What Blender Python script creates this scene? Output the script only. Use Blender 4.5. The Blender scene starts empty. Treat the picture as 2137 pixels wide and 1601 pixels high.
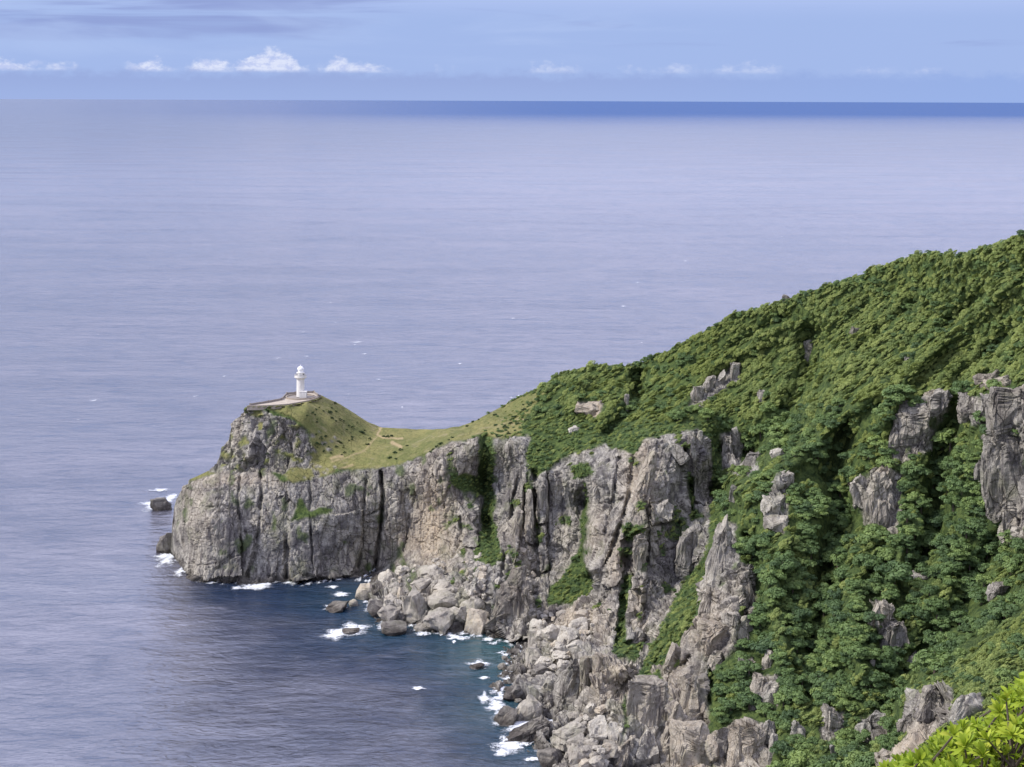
import bpy, math, random
import numpy as np
from mathutils import Matrix, Vector

R = math.radians
rng = np.random.default_rng(7)
random.seed(7)
scn = bpy.context.scene
COL = scn.collection

# ------------------------------------------------------------------ camera
F = 3600.0            # focal length in photograph pixels
H = 193.0             # height of the viewpoint above the sea
CX, CY = 1068.5, 209.0
ROLL = 0.0037
cam = bpy.data.cameras.new('camera')
cam.sensor_width = 36.0
cam.lens = 36.0 * F / 2137.0
cam.shift_y = -(800.5 - CY) / 2137.0
cam.clip_start = 0.5
cam.clip_end = 1.0e6
cam_o = bpy.data.objects.new('camera', cam)
COL.objects.link(cam_o)
cam_o.matrix_world = Matrix.Translation((0, 0, H)) @ Matrix.Rotation(math.pi / 2, 4, 'X') @ Matrix.Rotation(ROLL, 4, 'Z')
scn.camera = cam_o

# ------------------------------------------------------------------ light
SUN_EL, SUN_AZ = R(44), R(-102)      # azimuth measured from +Y (view) towards +X (right)
sd = Vector((math.sin(SUN_AZ) * math.cos(SUN_EL), math.cos(SUN_AZ) * math.cos(SUN_EL), math.sin(SUN_EL)))
sun = bpy.data.lights.new('sun', 'SUN')
sun.energy = 3.4
sun.angle = R(10)
sun.color = (1.0, 0.95, 0.87)
sun_o = bpy.data.objects.new('sun', sun)
COL.objects.link(sun_o)
sun_o.rotation_euler = sd.to_track_quat('Z', 'Y').to_euler()
scn.view_settings.view_transform = 'Standard'
scn.view_settings.look = 'None'
scn.view_settings.exposure = 0.28
scn.view_settings.gamma = 1.0
scn.view_settings.use_curve_mapping = False
scn.cycles.max_bounces = 5
scn.cycles.diffuse_bounces = 2
scn.cycles.glossy_bounces = 2
scn.cycles.transparent_max_bounces = 24
scn.cycles.use_denoising = True


class NT:
    """small helper around a node tree"""
    def __init__(s, tree):
        s.t = tree; tree.nodes.clear()

    def n(s, typ, **kw):
        nd = s.t.nodes.new(typ)
        ins = kw.pop('i', {})
        for k, v in kw.items():
            setattr(nd, k, v)
        for k, v in ins.items():
            if hasattr(v, 'node') or isinstance(v, bpy.types.NodeSocket):
                s.t.links.new(v, nd.inputs[k])
            else:
                nd.inputs[k].default_value = v
        return nd

    def math(s, op, a, b=0.0, c=0.0, clamp=False):
        nd = s.n('ShaderNodeMath', operation=op, use_clamp=clamp, i={0: a, 1: b, 2: c})
        return nd.outputs[0]

    def mix(s, f, a, b, blend='MIX'):
        nd = s.n('ShaderNodeMix', data_type='RGBA', blend_type=blend, clamp_factor=True, i={0: f, 6: a, 7: b})
        return nd.outputs[2]

    def noise(s, vec, scale, detail=3.0, rough=0.55, dist=0.0):
        nd = s.n('ShaderNodeTexNoise', i={'Vector': vec, 'Scale': scale, 'Detail': detail, 'Roughness': rough, 'Distortion': dist})
        return nd.outputs[0]

    def ramp(s, f, a, b, lo=0.0, hi=1.0):
        nd = s.n('ShaderNodeMapRange', interpolation_type='SMOOTHSTEP', i={0: f, 1: a, 2: b, 3: lo, 4: hi})
        return nd.outputs[0]

    def scl(s, vec, v):
        return s.n('ShaderNodeVectorMath', operation='MULTIPLY', i={0: vec, 1: v}).outputs[0]

    def attr(s, name):
        return s.n('ShaderNodeAttribute', attribute_name=name).outputs['Fac']


def C4(r, g, b):
    return (r, g, b, 1.0)


# ------------------------------------------------------------------ world
w = bpy.data.worlds.new('World'); scn.world = w; w.use_nodes = True
T = NT(w.node_tree)
sky = T.n('ShaderNodeTexSky', sky_type='NISHITA', sun_disc=False, sun_elevation=SUN_EL,
          sun_rotation=SUN_AZ, altitude=190.0, air_density=1.2, dust_density=0.6, ozone_density=3.0)
gen = T.n('ShaderNodeTexCoord').outputs['Generated']
sp = T.n('ShaderNodeSeparateXYZ', i={0: gen})
X_, Y_, Z_ = sp.outputs
el = T.math('MULTIPLY', T.math('ARCSINE', Z_), 57.2958)            # elevation, degrees
az = T.math('MULTIPLY', T.math('ARCTAN2', X_, Y_), 57.2958)        # azimuth, degrees
# high thin cloud sheet over the whole dome
dome = T.noise(T.scl(gen, (1.4, 1.4, 4.0)), 1.6, 5.0, 0.6, 0.4)
dome_f = T.ramp(dome, 0.30, 0.62, 0.86, 0.98)
col = T.mix(dome_f, sky.outputs[0], C4(9.1, 9.3, 12.6))
# pale blue air close to the horizon
low = T.ramp(el, 2.5, 7.0, 1.0, 0.0)
col = T.mix(T.math('MULTIPLY', low, 0.93), col, C4(2.62, 3.68, 6.4))
# stretched lavender stratus
cv = T.n('ShaderNodeCombineXYZ', i={0: T.math('MULTIPLY', az, 0.10), 1: T.math('MULTIPLY', el, 1.25), 2: 3.7}).outputs[0]
st = T.noise(cv, 1.0, 5.0, 0.55, 0.8)
azr = T.ramp(az, -14.0, 10.0, 0.10, -0.13)
st_f = T.math('MULTIPLY', T.ramp(T.math('ADD', st, azr), 0.46, 0.66, 0.0, 0.85), T.math('MULTIPLY', T.ramp(el, 1.4, 2.3), T.ramp(el, 5.0, 9.0, 1.0, 0.0)))
col = T.mix(st_f, col, C4(2.3, 2.9, 5.5))
cv2 = T.n('ShaderNodeCombineXYZ', i={0: T.math('MULTIPLY', az, 0.14), 1: T.math('MULTIPLY', el, 0.9), 2: 9.1}).outputs[0]
wh = T.math('MULTIPLY', T.ramp(T.math('ADD', T.noise(cv2, 1.0, 4.0, 0.55, 0.6), azr), 0.45, 0.72, 0.0, 0.6), T.ramp(el, 1.0, 1.7))
col = T.mix(wh, col, C4(3.6, 4.6, 7.2))
# cumulus heads standing on the bank
cv3 = T.n('ShaderNodeCombineXYZ', i={0: T.math('MULTIPLY', az, 1.0), 1: T.math('MULTIPLY', el, 1.7), 2: 1.3}).outputs[0]
puff = T.noise(cv3, 1.9, 7.0, 0.62, 0.2)
cvb = T.n('ShaderNodeCombineXYZ', i={0: az, 1: 5.0, 2: 0.0}).outputs[0]
big = T.noise(cvb, 0.30, 2.0, 0.5)
heads = None
for a0, wd, amp in ((-11.75, .55, .24), (-9.9, .5, .17), (-8.35, .62, .40), (-7.5, .45, .22), (-5.7, .42, .25), (-4.6, .7, .12), (-16.5, .9, .2),
                    (1.3, .8, .12), (5.4, .6, .11), (7.8, 1.0, .15), (12.0, .6, .08)):
    g = T.math('MULTIPLY', T.math('POWER', 2.718, T.math('MULTIPLY', T.math('POWER', T.math('DIVIDE', T.math('SUBTRACT', az, a0), wd), 2.0), -1.0)), amp)
    g = T.math('MULTIPLY', g, .85)
    heads = g if heads is None else T.math('ADD', heads, g)
outer = T.math('MULTIPLY', T.ramp(T.math('ABSOLUTE', az), 17.0, 20.0), T.ramp(big, 0.45, 0.7, 0.0, 0.3))
heads = T.math('ADD', T.math('ADD', heads, outer), T.ramp(T.noise(cvb, 0.85, 3.0, 0.6), 0.42, 0.72, 0.02, 0.11))
base_el = 0.94
d_el = T.math('SUBTRACT', el, base_el)
dens = T.math('ADD', T.math('SUBTRACT', T.math('MULTIPLY', heads, 1.75), d_el), T.math('MULTIPLY', T.math('SUBTRACT', puff, 0.5), 1.05))
puff_f = T.math('MULTIPLY', T.ramp(dens, -0.10, 0.20), T.math('MULTIPLY', T.ramp(d_el, -0.10, 0.06), T.ramp(heads, 0.02, 0.14)))
shade = T.noise(cv3, 4.2, 4.0, 0.6)
pc = T.mix(T.ramp(shade, 0.36, 0.60), C4(4.5, 5.1, 7.4), C4(6.3, 6.7, 8.1))
col = T.mix(T.math('MULTIPLY', puff_f, T.ramp(az, -8.0, 3.0, 0.9, 0.38)), col, pc)
# lavender bank of far cloud along the horizon
edge = T.math('ADD', base_el, T.math('MULTIPLY', T.math('SUBTRACT', T.noise(cv3, 1.3, 6.0, 0.66), 0.5), 0.85))
bank = T.ramp(T.math('SUBTRACT', edge, el), -0.10, 0.30)
bcol = T.mix(T.ramp(el, -0.1, 0.9), C4(2.85, 3.7, 6.35), C4(2.6, 3.33, 5.9))
bcol = T.mix(T.ramp(az, -2.0, 17.0, 0.0, 0.8), bcol, C4(2.5, 3.6, 6.65))
col = T.mix(T.math('MULTIPLY', bank, 0.80), col, bcol)
bg = T.n('ShaderNodeBackground', i={0: col, 1: 0.10})
T.t.links.new(bg.outputs[0], T.n('ShaderNodeOutputWorld').inputs[0])


# ------------------------------------------------------------------ helpers
def world_pt(px, py, D):
    """photograph position + distance -> place in the world"""
    dx = px - CX; dy = py - CY
    dxx = dx + ROLL * dy; dyy = dy - ROLL * dx
    return dxx * D / F, D, H - dyy * D / F


def dist_at_z(px, py, z):
    dyy = (py - CY) - ROLL * (px - CX)
    return F * (H - z) / dyy


def tag(o, label=None, cat=None, group=None, kind=None):
    if label: o['label'] = label
    if cat: o['category'] = cat
    if group: o['group'] = group
    if kind: o['kind'] = kind
    return o


def link(name, data, parent=None):
    o = bpy.data.objects.new(name, data)
    COL.objects.link(o)
    if parent: o.parent = parent
    return o


def mesh_np(name, verts, faces, mat=None, smooth=False, attrs=None):
    me = bpy.data.meshes.new(name)
    verts = np.asarray(verts, dtype=np.float32)
    faces = np.asarray(faces, dtype=np.int32)
    nf, k = faces.shape
    me.vertices.add(len(verts)); me.vertices.foreach_set('co', verts.ravel())
    me.loops.add(nf * k); me.loops.foreach_set('vertex_index', faces.ravel())
    me.polygons.add(nf)
    me.polygons.foreach_set('loop_start', np.arange(0, nf * k, k, dtype=np.int32))
    me.polygons.foreach_set('use_smooth', np.full(nf, smooth, dtype=bool))
    me.update(calc_edges=True)
    for a, v in (attrs or {}).items():
        at = me.attributes.new(a, 'FLOAT', 'POINT')
        at.data.foreach_set('value', np.asarray(v, dtype=np.float32))
    if mat: me.materials.append(mat)
    return me


class MB:
    """collects simple solids into one mesh"""
    def __init__(s): s.v = []; s.f = []

    def add(s, vs, fs):
        b = len(s.v); s.v += [tuple(v) for v in vs]; s.f += [tuple(b + i for i in f) for f in fs]; return s

    def box(s, c, sz, rz=0.0):
        cs, sn = math.cos(rz), math.sin(rz)
        vs = []
        for x in (-.5, .5):
            for y in (-.5, .5):
                for z in (-.5, .5):
                    a, b = x * sz[0], y * sz[1]
                    vs.append((c[0] + a * cs - b * sn, c[1] + a * sn + b * cs, c[2] + z * sz[2]))
        return s.add(vs, [(0, 1, 3, 2), (4, 6, 7, 5), (0, 4, 5, 1), (2, 3, 7, 6), (0, 2, 6, 4), (1, 5, 7, 3)])

    def lathe(s, prof, n=32, c=(0, 0), a0=0.0, a1=2 * math.pi):
        full = abs(a1 - a0 - 2 * math.pi) < 1e-6
        m = n if full else n + 1
        vs = [(c[0] + r * math.cos(a0 + (a1 - a0) * i / n), c[1] + r * math.sin(a0 + (a1 - a0) * i / n), z) for r, z in prof for i in range(m)]
        fs = []
        for j in range(len(prof) - 1):
            for i in range(n):
                k = (i + 1) % m
                fs.append((j * m + i, j * m + k, (j + 1) * m + k, (j + 1) * m + i))
        return s.add(vs, fs)

    def tube(s, p, q, r0, r1=None, n=6):
        p = Vector(p); q = Vector(q); r1 = r0 if r1 is None else r1
        d = (q - p).normalized(); a = d.orthogonal().normalized(); b = d.cross(a)
        vs = []
        for c, r in ((p, r0), (q, r1)):
            for i in range(n):
                t = 2 * math.pi * i / n
                vs.append(c + (a * math.cos(t) + b * math.sin(t)) * r)
        fs = [(i, (i + 1) % n, n + (i + 1) % n, n + i) for i in range(n)] + [tuple(range(n - 1, -1, -1)), tuple(range(n, 2 * n))]
        return s.add(vs, fs)

    def mesh(s, name, mat, smooth=False):
        me = bpy.data.meshes.new(name); me.from_pydata(s.v, [], s.f)
        me.materials.append(mat)
        if smooth: me.polygons.foreach_set('use_smooth', [True] * len(me.polygons))
        me.update(); return me

    def build(s, name, mat, parent=None, smooth=False):
        return link(name, s.mesh(name, mat, smooth), parent)


# numpy noise ------------------------------------------------------
def _hash(ix, iy, iz, k):
    h = (ix.astype(np.int64) * 374761393 + iy.astype(np.int64) * 668265263 + iz.astype(np.int64) * 2147483647 + k * 974634777) & 0xFFFFFFFF
    h = ((h ^ (h >> 13)) * 1274126177) & 0xFFFFFFFF
    h = ((h ^ (h >> 16)) * 2246822519) & 0xFFFFFFFF
    return ((h ^ (h >> 15)) & 0xFFFFFF) / float(0x1000000)


def vnoise(p, k=0):
    i = np.floor(p).astype(np.int64); f = p - i
    f = f * f * (3 - 2 * f)
    r = 0
    for a in (0, 1):
        wx = f[:, 0] if a else 1 - f[:, 0]
        for b in (0, 1):
            wy = f[:, 1] if b else 1 - f[:, 1]
            for c in (0, 1):
                wz = f[:, 2] if c else 1 - f[:, 2]
                r = r + wx * wy * wz * _hash(i[:, 0] + a, i[:, 1] + b, i[:, 2] + c, k)
    return r * 2 - 1


def fbm(p, oct=4, k=0):
    r = 0; a = 0.5
    for o in range(oct):
        r = r + a * vnoise(p * (2.03 ** o) + 17.3 * o, k + o); a *= 0.5
    return r


def facets(p, k=0, tilt=1.0):
    """blocky fractured rock: each Voronoi cell is a randomly tilted plane; returns offset and edge distance"""
    i0 = np.floor(p).astype(np.int64)
    best = np.full(len(p), 9e9); sec = np.full(len(p), 9e9)
    off = np.zeros(len(p))
    for a in (-1, 0, 1):
        for b in (-1, 0, 1):
            for c in (-1, 0, 1):
                ix, iy, iz = i0[:, 0] + a, i0[:, 1] + b, i0[:, 2] + c
                q = np.stack([ix + _hash(ix, iy, iz, k), iy + _hash(ix, iy, iz, k + 1), iz + _hash(ix, iy, iz, k + 2)], 1)
                dv = p - q
                d = np.sqrt((dv ** 2).sum(1))
                g = np.stack([_hash(ix, iy, iz, k + 3), _hash(ix, iy, iz, k + 4), _hash(ix, iy, iz, k + 5)], 1) - 0.5
                o = (_hash(ix, iy, iz, k + 6) - 0.5) + (dv * g).sum(1) * 2.0 * tilt
                m = d < best
                sec = np.where(m, best, np.minimum(sec, d))
                off = np.where(m, o, off)
                best = np.where(m, d, best)
    return off, sec - best


def in_poly(px, py, poly):
    r = np.zeros(px.shape, bool); n = len(poly)
    for i in range(n):
        x0, y0 = poly[i]; x1, y1 = poly[(i + 1) % n]
        if y0 == y1: continue
        c = ((y0 > py) != (y1 > py)) & (px < (x1 - x0) * (py - y0) / (y1 - y0) + x0)
        r ^= c
    return r


def line_dist(px, py, pts):
    best = np.full(px.shape, 1e9)
    for (x0, y0), (x1, y1) in zip(pts[:-1], pts[1:]):
        vx, vy = x1 - x0, y1 - y0
        t = np.clip(((px - x0) * vx + (py - y0) * vy) / (vx * vx + vy * vy), 0, 1)
        best = np.minimum(best, np.hypot(px - x0 - t * vx, py - y0 - t * vy))
    return best


# ------------------------------------------------------------------ materials
def new_mat(name):
    m = bpy.data.materials.new(name); m.use_nodes = True
    return m, NT(m.node_tree)


def rock_nodes(T, pos, tan, jk=1.0):
    """colour + height of weathered sandstone; tan 0..1 pushes towards ochre"""
    big = T.noise(pos, 0.035, 4.0, 0.6)
    mid = T.noise(pos, 0.16, 5.0, 0.62, 0.5)
    streak = T.noise(T.scl(pos, (1.0, 1.0, 0.10)), 0.55, 5.0, 0.62, 0.4)
    fine = T.noise(pos, 0.9, 6.0, 0.68)
    speck = T.noise(pos, 2.6, 4.0, 0.7)
    bed = T.noise(T.scl(pos, (0.16, 0.16, 1.0)), 0.8, 4.0, 0.6, 0.6)
    c = T.mix(T.ramp(mid, 0.34, 0.66), C4(.155, .147, .136), C4(.44, .415, .36))
    c = T.mix(T.math('MULTIPLY', T.ramp(big, 0.46, 0.66), 0.38), c, C4(.46, .40, .30))
    face = T.noise(T.scl(pos, (1.0, 1.0, .5)), .075, 3.0, .55, .8)
    c = T.mix(T.math('MULTIPLY', T.ramp(face, .50, .36), .55), c, C4(.135, .122, .118))
    c = T.mix(T.math('MULTIPLY', T.ramp(face, .56, .68), .35), c, C4(.50, .45, .36))
    c = T.mix(T.math('MULTIPLY', T.ramp(streak, 0.50, 0.64), 0.72), c, C4(.080, .070, .074))
    c = T.mix(T.math('MULTIPLY', T.ramp(streak, 0.46, 0.32), 0.55), c, C4(.54, .50, .425))
    c = T.mix(T.math('MULTIPLY', T.ramp(bed, 0.54, 0.64), 0.42), c, C4(.10, .09, .09))
    c = T.mix(T.math('MULTIPLY', T.ramp(fine, 0.52, 0.70), 0.34), c, C4(.085, .075, .075))
    c = T.mix(T.math('MULTIPLY', T.ramp(speck, 0.58, 0.72), 0.32), c, C4(.50, .475, .42))
    jw = T.n('ShaderNodeVectorMath', operation='ADD', i={0: T.scl(pos, (1.0, 1.0, .42)), 1: T.n('ShaderNodeTexNoise', i={'Vector': pos, 'Scale': .22, 'Detail': 3.0}).outputs['Color']}).outputs[0]
    jt = T.n('ShaderNodeTexVoronoi', feature='DISTANCE_TO_EDGE', i={'Vector': jw, 'Scale': .30}).outputs['Distance']
    jt2 = T.n('ShaderNodeTexVoronoi', feature='DISTANCE_TO_EDGE', i={'Vector': T.scl(jw, (1, 1, 1.5)), 'Scale': .75}).outputs['Distance']
    joint = T.math('MAXIMUM', T.math('MULTIPLY', T.ramp(jt, .045, .005), T.ramp(big, .35, .6)), T.math('MULTIPLY', T.ramp(jt2, .05, .01), T.math('MULTIPLY', T.ramp(mid, .40, .65), .35)))
    c = T.mix(T.math('MULTIPLY', joint, .58 * jk), c, C4(.050, .044, .042))
    tanc = T.mix(T.ramp(fine, 0.35, 0.65), C4(.46, .355, .235), C4(.56, .47, .345))
    c = T.mix(T.math('MULTIPLY', T.math('MULTIPLY', tan, T.ramp(mid, 0.25, 0.6, 0.5, 1.0)), 0.8), c, tanc)
    moss = T.math('MULTIPLY', T.ramp(T.noise(pos, 0.10, 5.0, 0.65), 0.50, 0.68), 0.45)
    c = T.mix(moss, c, C4(.16, .165, .09))
    z = T.n('ShaderNodeSeparateXYZ', i={0: pos}).outputs[2]
    wet = T.ramp(T.math('ADD', z, T.math('MULTIPLY', T.math('SUBTRACT', mid, 0.5), 6.0)), 0.6, 3.4, 0.78, 0.0)
    c = T.mix(wet, c, C4(.055, .047, .040))
    hgt = T.math('ADD', T.math('MULTIPLY', fine, 0.9), T.math('ADD', T.math('MULTIPLY', speck, 0.35), T.math('MULTIPLY', streak, 0.8)))
    hgt = T.math('SUBTRACT', hgt, T.math('MULTIPLY', joint, .8 * jk))
    return c, hgt


def make_rock(name, jk=1.0):
    m, T = new_mat(name)
    pos = T.n('ShaderNodeNewGeometry').outputs['Position']
    tone = T.n('ShaderNodeObjectInfo').outputs['Color']
    tn = T.n('ShaderNodeSeparateColor', i={0: tone})
    c, h = rock_nodes(T, pos, tn.outputs[0], jk)
    vein = T.ramp(T.noise(T.scl(pos, (1, 1, .45)), 1.1, 5.0, 0.7, 0.8), 0.36, 0.60, 0.25, 1.0)
    c = T.mix(T.math('MULTIPLY', T.math('MULTIPLY', tn.outputs[1], vein), 0.95), c, C4(.66, .62, .53))
    c = T.mix(T.math('MULTIPLY', tn.outputs[2], 0.62), c, C4(.075, .062, .055))
    b = T.n('ShaderNodeBump', i={'Strength': 1.0, 'Distance': 0.8, 'Height': h})
    p = T.n('ShaderNodeBsdfPrincipled', i={'Base Color': c, 'Roughness': 0.9, 'Normal': b.outputs[0]})
    p.inputs['Specular IOR Level'].default_value = 0.2
    T.t.links.new(p.outputs[0], T.n('ShaderNodeOutputMaterial').inputs[0])
    return m


M_ROCK = make_rock('weathered_rock')
M_BOULD = make_rock('boulder_stone', 0.12)

M_LAND, T = new_mat('headland_ground')
pos = T.n('ShaderNodeNewGeometry').outputs['Position']
rc, rh = rock_nodes(T, pos, T.attr('tan'))
n1 = T.noise(pos, 0.06, 4.0, 0.6); n2 = T.noise(pos, 0.5, 5.0, 0.7); n3 = T.noise(pos, 0.22, 3.0, 0.6)
gc = T.mix(T.ramp(n1, 0.35, 0.65), C4(.150, .160, .055), C4(.230, .215, .082))
gc = T.mix(T.math('MULTIPLY', T.ramp(n2, 0.48, 0.66), 0.55), gc, C4(.080, .105, .035))
gc = T.mix(T.math('MULTIPLY', T.ramp(n3, 0.52, 0.68), 0.45), gc, C4(.265, .235, .105))
gc = T.mix(T.math('MULTIPLY', T.ramp(T.noise(pos, 1.3, 4.0, 0.7), 0.50, 0.68), 0.55), gc, C4(.075, .085, .032))
gc = T.mix(T.math('MULTIPLY', T.ramp(T.noise(pos, 0.13, 5.0, 0.7, 0.6), 0.54, 0.66), 0.5), gc, C4(.30, .255, .15))
gc = T.mix(T.attr('path'), gc, C4(.43, .33, .19))
vc = T.mix(T.ramp(n2, 0.35, 0.65), C4(.030, .052, .018), C4(.095, .130, .038))
c = T.mix(T.attr('grass'), vc, gc)
c = T.mix(T.attr('rock'), c, rc)
b = T.n('ShaderNodeBump', i={'Strength': 0.9, 'Distance': 0.5, 'Height': T.math('ADD', rh, n2)})
p = T.n('ShaderNodeBsdfPrincipled', i={'Base Color': c, 'Roughness': 0.92, 'Normal': b.outputs[0]})
p.inputs['Specular IOR Level'].default_value = 0.15
T.t.links.new(p.outputs[0], T.n('ShaderNodeOutputMaterial').inputs[0])


def make_leaf(name, dark, mid, lite, transl=0.25, zone=True):
    m, T = new_mat(name)
    pos = T.n('ShaderNodeNewGeometry').outputs['Position']
    rnd = T.n('ShaderNodeObjectInfo').outputs['Random']
    sh = T.attr('leaf_tone')
    f = T.math('ADD', T.math('MULTIPLY', rnd, 0.55), T.math('MULTIPLY', sh, 0.45))
    c = T.mix(T.ramp(f, 0.10, 0.55), dark, mid)
    c = T.mix(T.ramp(f, 0.50, 0.98), c, lite)
    if zone:
        z = T.noise(pos, 0.022, 3.0, 0.6)
        c = T.mix(T.math('MULTIPLY', T.ramp(z, 0.42, 0.66), 0.6), c, T.mix(sh, C4(.145, .200, .042), C4(.300, .335, .085)))
    d = T.n('ShaderNodeBsdfPrincipled', i={'Base Color': c, 'Roughness': 0.55})
    d.inputs['Specular IOR Level'].default_value = 0.25
    tr = T.n('ShaderNodeBsdfTranslucent', i={0: T.mix(0.35, c, C4(.25, .35, .03))})
    mx = T.n('ShaderNodeMixShader', i={0: transl, 1: d.outputs[0], 2: tr.outputs[0]})
    T.t.links.new(mx.outputs[0], T.n('ShaderNodeOutputMaterial').inputs[0])
    return m


M_LEAF = make_leaf('evergreen_leaf', C4(.062, .106, .050), C4(.135, .208, .075), C4(.260, .345, .105), zone=False)
M_SCRUB = make_leaf('windswept_scrub_leaf', C4(.130, .185, .062), C4(.240, .298, .092), C4(.360, .410, .125), zone=True)
M_SHRUB = make_leaf('dark_shrub_leaf', C4(.018, .036, .014), C4(.030, .055, .018), C4(.055, .085, .025), zone=False)
M_NEAR = make_leaf('young_leaf', C4(.20, .30, .020), C4(.34, .43, .034), C4(.56, .60, .075), 0.35, zone=False)


def simple(name, colr, rough=0.8, var=0.25, scale=1.0, bump=0.0):
    m, T = new_mat(name)
    pos = T.n('ShaderNodeNewGeometry').outputs['Position']
    a = T.noise(pos, scale, 5.0, 0.65); b2 = T.noise(T.scl(pos, (1, 1, .25)), scale * 2.2, 3.0, 0.6)
    f = T.math('MULTIPLY', T.ramp(T.math('ADD', T.math('MULTIPLY', a, .6), T.math('MULTIPLY', b2, .4)), 0.40, 0.66), var)
    c = T.mix(f, C4(*colr), C4(colr[0] * .45, colr[1] * .42, colr[2] * .40))
    p = T.n('ShaderNodeBsdfPrincipled', i={'Base Color': c, 'Roughness': rough})
    if bump:
        T.t.links.new(T.n('ShaderNodeBump', i={'Strength': 0.5, 'Distance': bump, 'Height': a}).outputs[0], p.inputs['Normal'])
    T.t.links.new(p.outputs[0], T.n('ShaderNodeOutputMaterial').inputs[0])
    return m


M_WHITE = simple('white_render', (.72, .70, .655), 0.6, 0.28, 0.6)
M_DOME = simple('white_dome_paint', (.86, .86, .85), 0.4, 0.08, 0.8)
M_STONE = simple('dark_stone_wall', (.27, .24, .215), 0.9, 0.5, 0.9, 0.1)
M_PAVE = simple('worn_paving', (.45, .39, .315), 0.9, 0.45, 0.35, 0.05)
M_KERB = simple('stone_kerb', (.34, .29, .235), 0.9, 0.4, 0.7)
M_BARK = simple('bark', (.115, .09, .07), 0.95, 0.5, 2.0, 0.05)
M_GLASS = simple('lantern_glass', (.14, .075, .06), 0.15, 0.2, 1.0)
M_DARK = simple('dark_opening', (.03, .03, .035), 0.6, 0.2, 1.0)
M_METAL = simple('grey_rail', (.42, .42, .42), 0.5, 0.3, 2.0)

# ------------------------------------------------------------------ sea
M_SEA, T = new_mat('sea_water')
pos = T.n('ShaderNodeNewGeometry').outputs['Position']
sp = T.n('ShaderNodeSeparateXYZ', i={0: pos})
dist = T.n('ShaderNodeVectorMath', operation='LENGTH', i={0: pos}).outputs['Value']
ddep = sp.outputs[1]
patch = T.noise(T.scl(pos, (1, 1.6, 1)), 0.0042, 4.0, 0.6, 0.5)
farp = T.noise(T.scl(pos, (1, 0.5, 1)), 0.00016, 3.0, 0.5, 0.3)
deep = T.mix(T.ramp(patch, 0.3, 0.7), C4(.010, .024, .056), C4(.016, .032, .070))
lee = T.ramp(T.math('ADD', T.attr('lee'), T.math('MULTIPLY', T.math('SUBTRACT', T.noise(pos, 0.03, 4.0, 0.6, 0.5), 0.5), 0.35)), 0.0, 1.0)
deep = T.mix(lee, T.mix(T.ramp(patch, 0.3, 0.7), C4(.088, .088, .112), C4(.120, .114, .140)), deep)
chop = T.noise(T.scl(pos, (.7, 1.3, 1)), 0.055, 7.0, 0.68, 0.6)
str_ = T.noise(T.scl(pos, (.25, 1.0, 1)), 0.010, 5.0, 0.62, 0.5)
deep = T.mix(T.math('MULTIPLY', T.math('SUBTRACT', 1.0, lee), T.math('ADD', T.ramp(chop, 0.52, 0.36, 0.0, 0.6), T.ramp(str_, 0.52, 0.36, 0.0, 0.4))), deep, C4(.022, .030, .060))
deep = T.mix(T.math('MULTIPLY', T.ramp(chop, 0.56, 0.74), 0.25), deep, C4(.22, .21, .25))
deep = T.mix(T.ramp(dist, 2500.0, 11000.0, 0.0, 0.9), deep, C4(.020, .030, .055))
deep = T.mix(T.attr('shallow'), deep, C4(.030, .085, .092))
# cloud shadow on the far sea, painted in as darker blue towards the right
cloud_shade = T.math('MULTIPLY', T.ramp(T.math('ADD', ddep, T.math('MULTIPLY', T.math('SUBTRACT', farp, 0.5), 7000.0)), 8000.0, 26000.0), T.ramp(T.math('DIVIDE', sp.outputs[0], ddep), -0.30, 0.06, 0.05, 1.0))
rip = T.noise(T.scl(pos, (0.8, 1.25, 1)), 0.42, 4.0, 0.62, 0.6)
wav = T.noise(T.scl(pos, (0.6, 1.3, 1)), 0.11, 3.0, 0.55, 0.4)
swl = T.noise(T.scl(pos, (0.45, 1.5, 1)), 0.028, 3.0, 0.5, 0.3)
near = T.ramp(dist, 560.0, 4500.0, 1.0, 0.26)
h = T.math('ADD', T.math('ADD', T.math('MULTIPLY', rip, 1.0), T.math('MULTIPLY', wav, 2.4)), T.math('MULTIPLY', swl, 3.2))
bmp = T.n('ShaderNodeBump', i={'Strength': T.math('MULTIPLY', near, 0.72), 'Distance': 1.0, 'Height': h})
rough = T.math('MAXIMUM', 0.06, T.math('ADD', T.ramp(dist, 600, 5000, 0.12, 0.17), T.math('ADD', T.math('MULTIPLY', T.math('SUBTRACT', patch, 0.5), 0.16), T.math('MULTIPLY', T.math('SUBTRACT', chop, 0.5), 0.35))))
p = T.n('ShaderNodeBsdfPrincipled', i={'Base Color': deep, 'Roughness': rough, 'IOR': T.math('MAXIMUM', 1.32, T.math('ADD', T.math('SUBTRACT', T.math('SUBTRACT', T.ramp(dist, 600.0, 3000.0, 3.7, 1.85), T.ramp(dist, 2500.0, 9000.0, 0.0, 0.95)), T.math('MULTIPLY', lee, 2.4)), T.math('ADD', T.math('MULTIPLY', T.math('SUBTRACT', chop, 0.5), 3.2), T.math('MULTIPLY', T.math('SUBTRACT', str_, 0.5), 1.6)))), 'Normal': bmp.outputs[0], 'Specular IOR Level': 0.5})
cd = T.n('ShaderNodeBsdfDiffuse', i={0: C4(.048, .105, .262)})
mx = T.n('ShaderNodeMixShader', i={0: T.math('MULTIPLY', cloud_shade, 0.80), 1: p.outputs[0], 2: cd.outputs[0]})
T.t.links.new(mx.outputs[0], T.n('ShaderNodeOutputMaterial').inputs[0])

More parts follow.
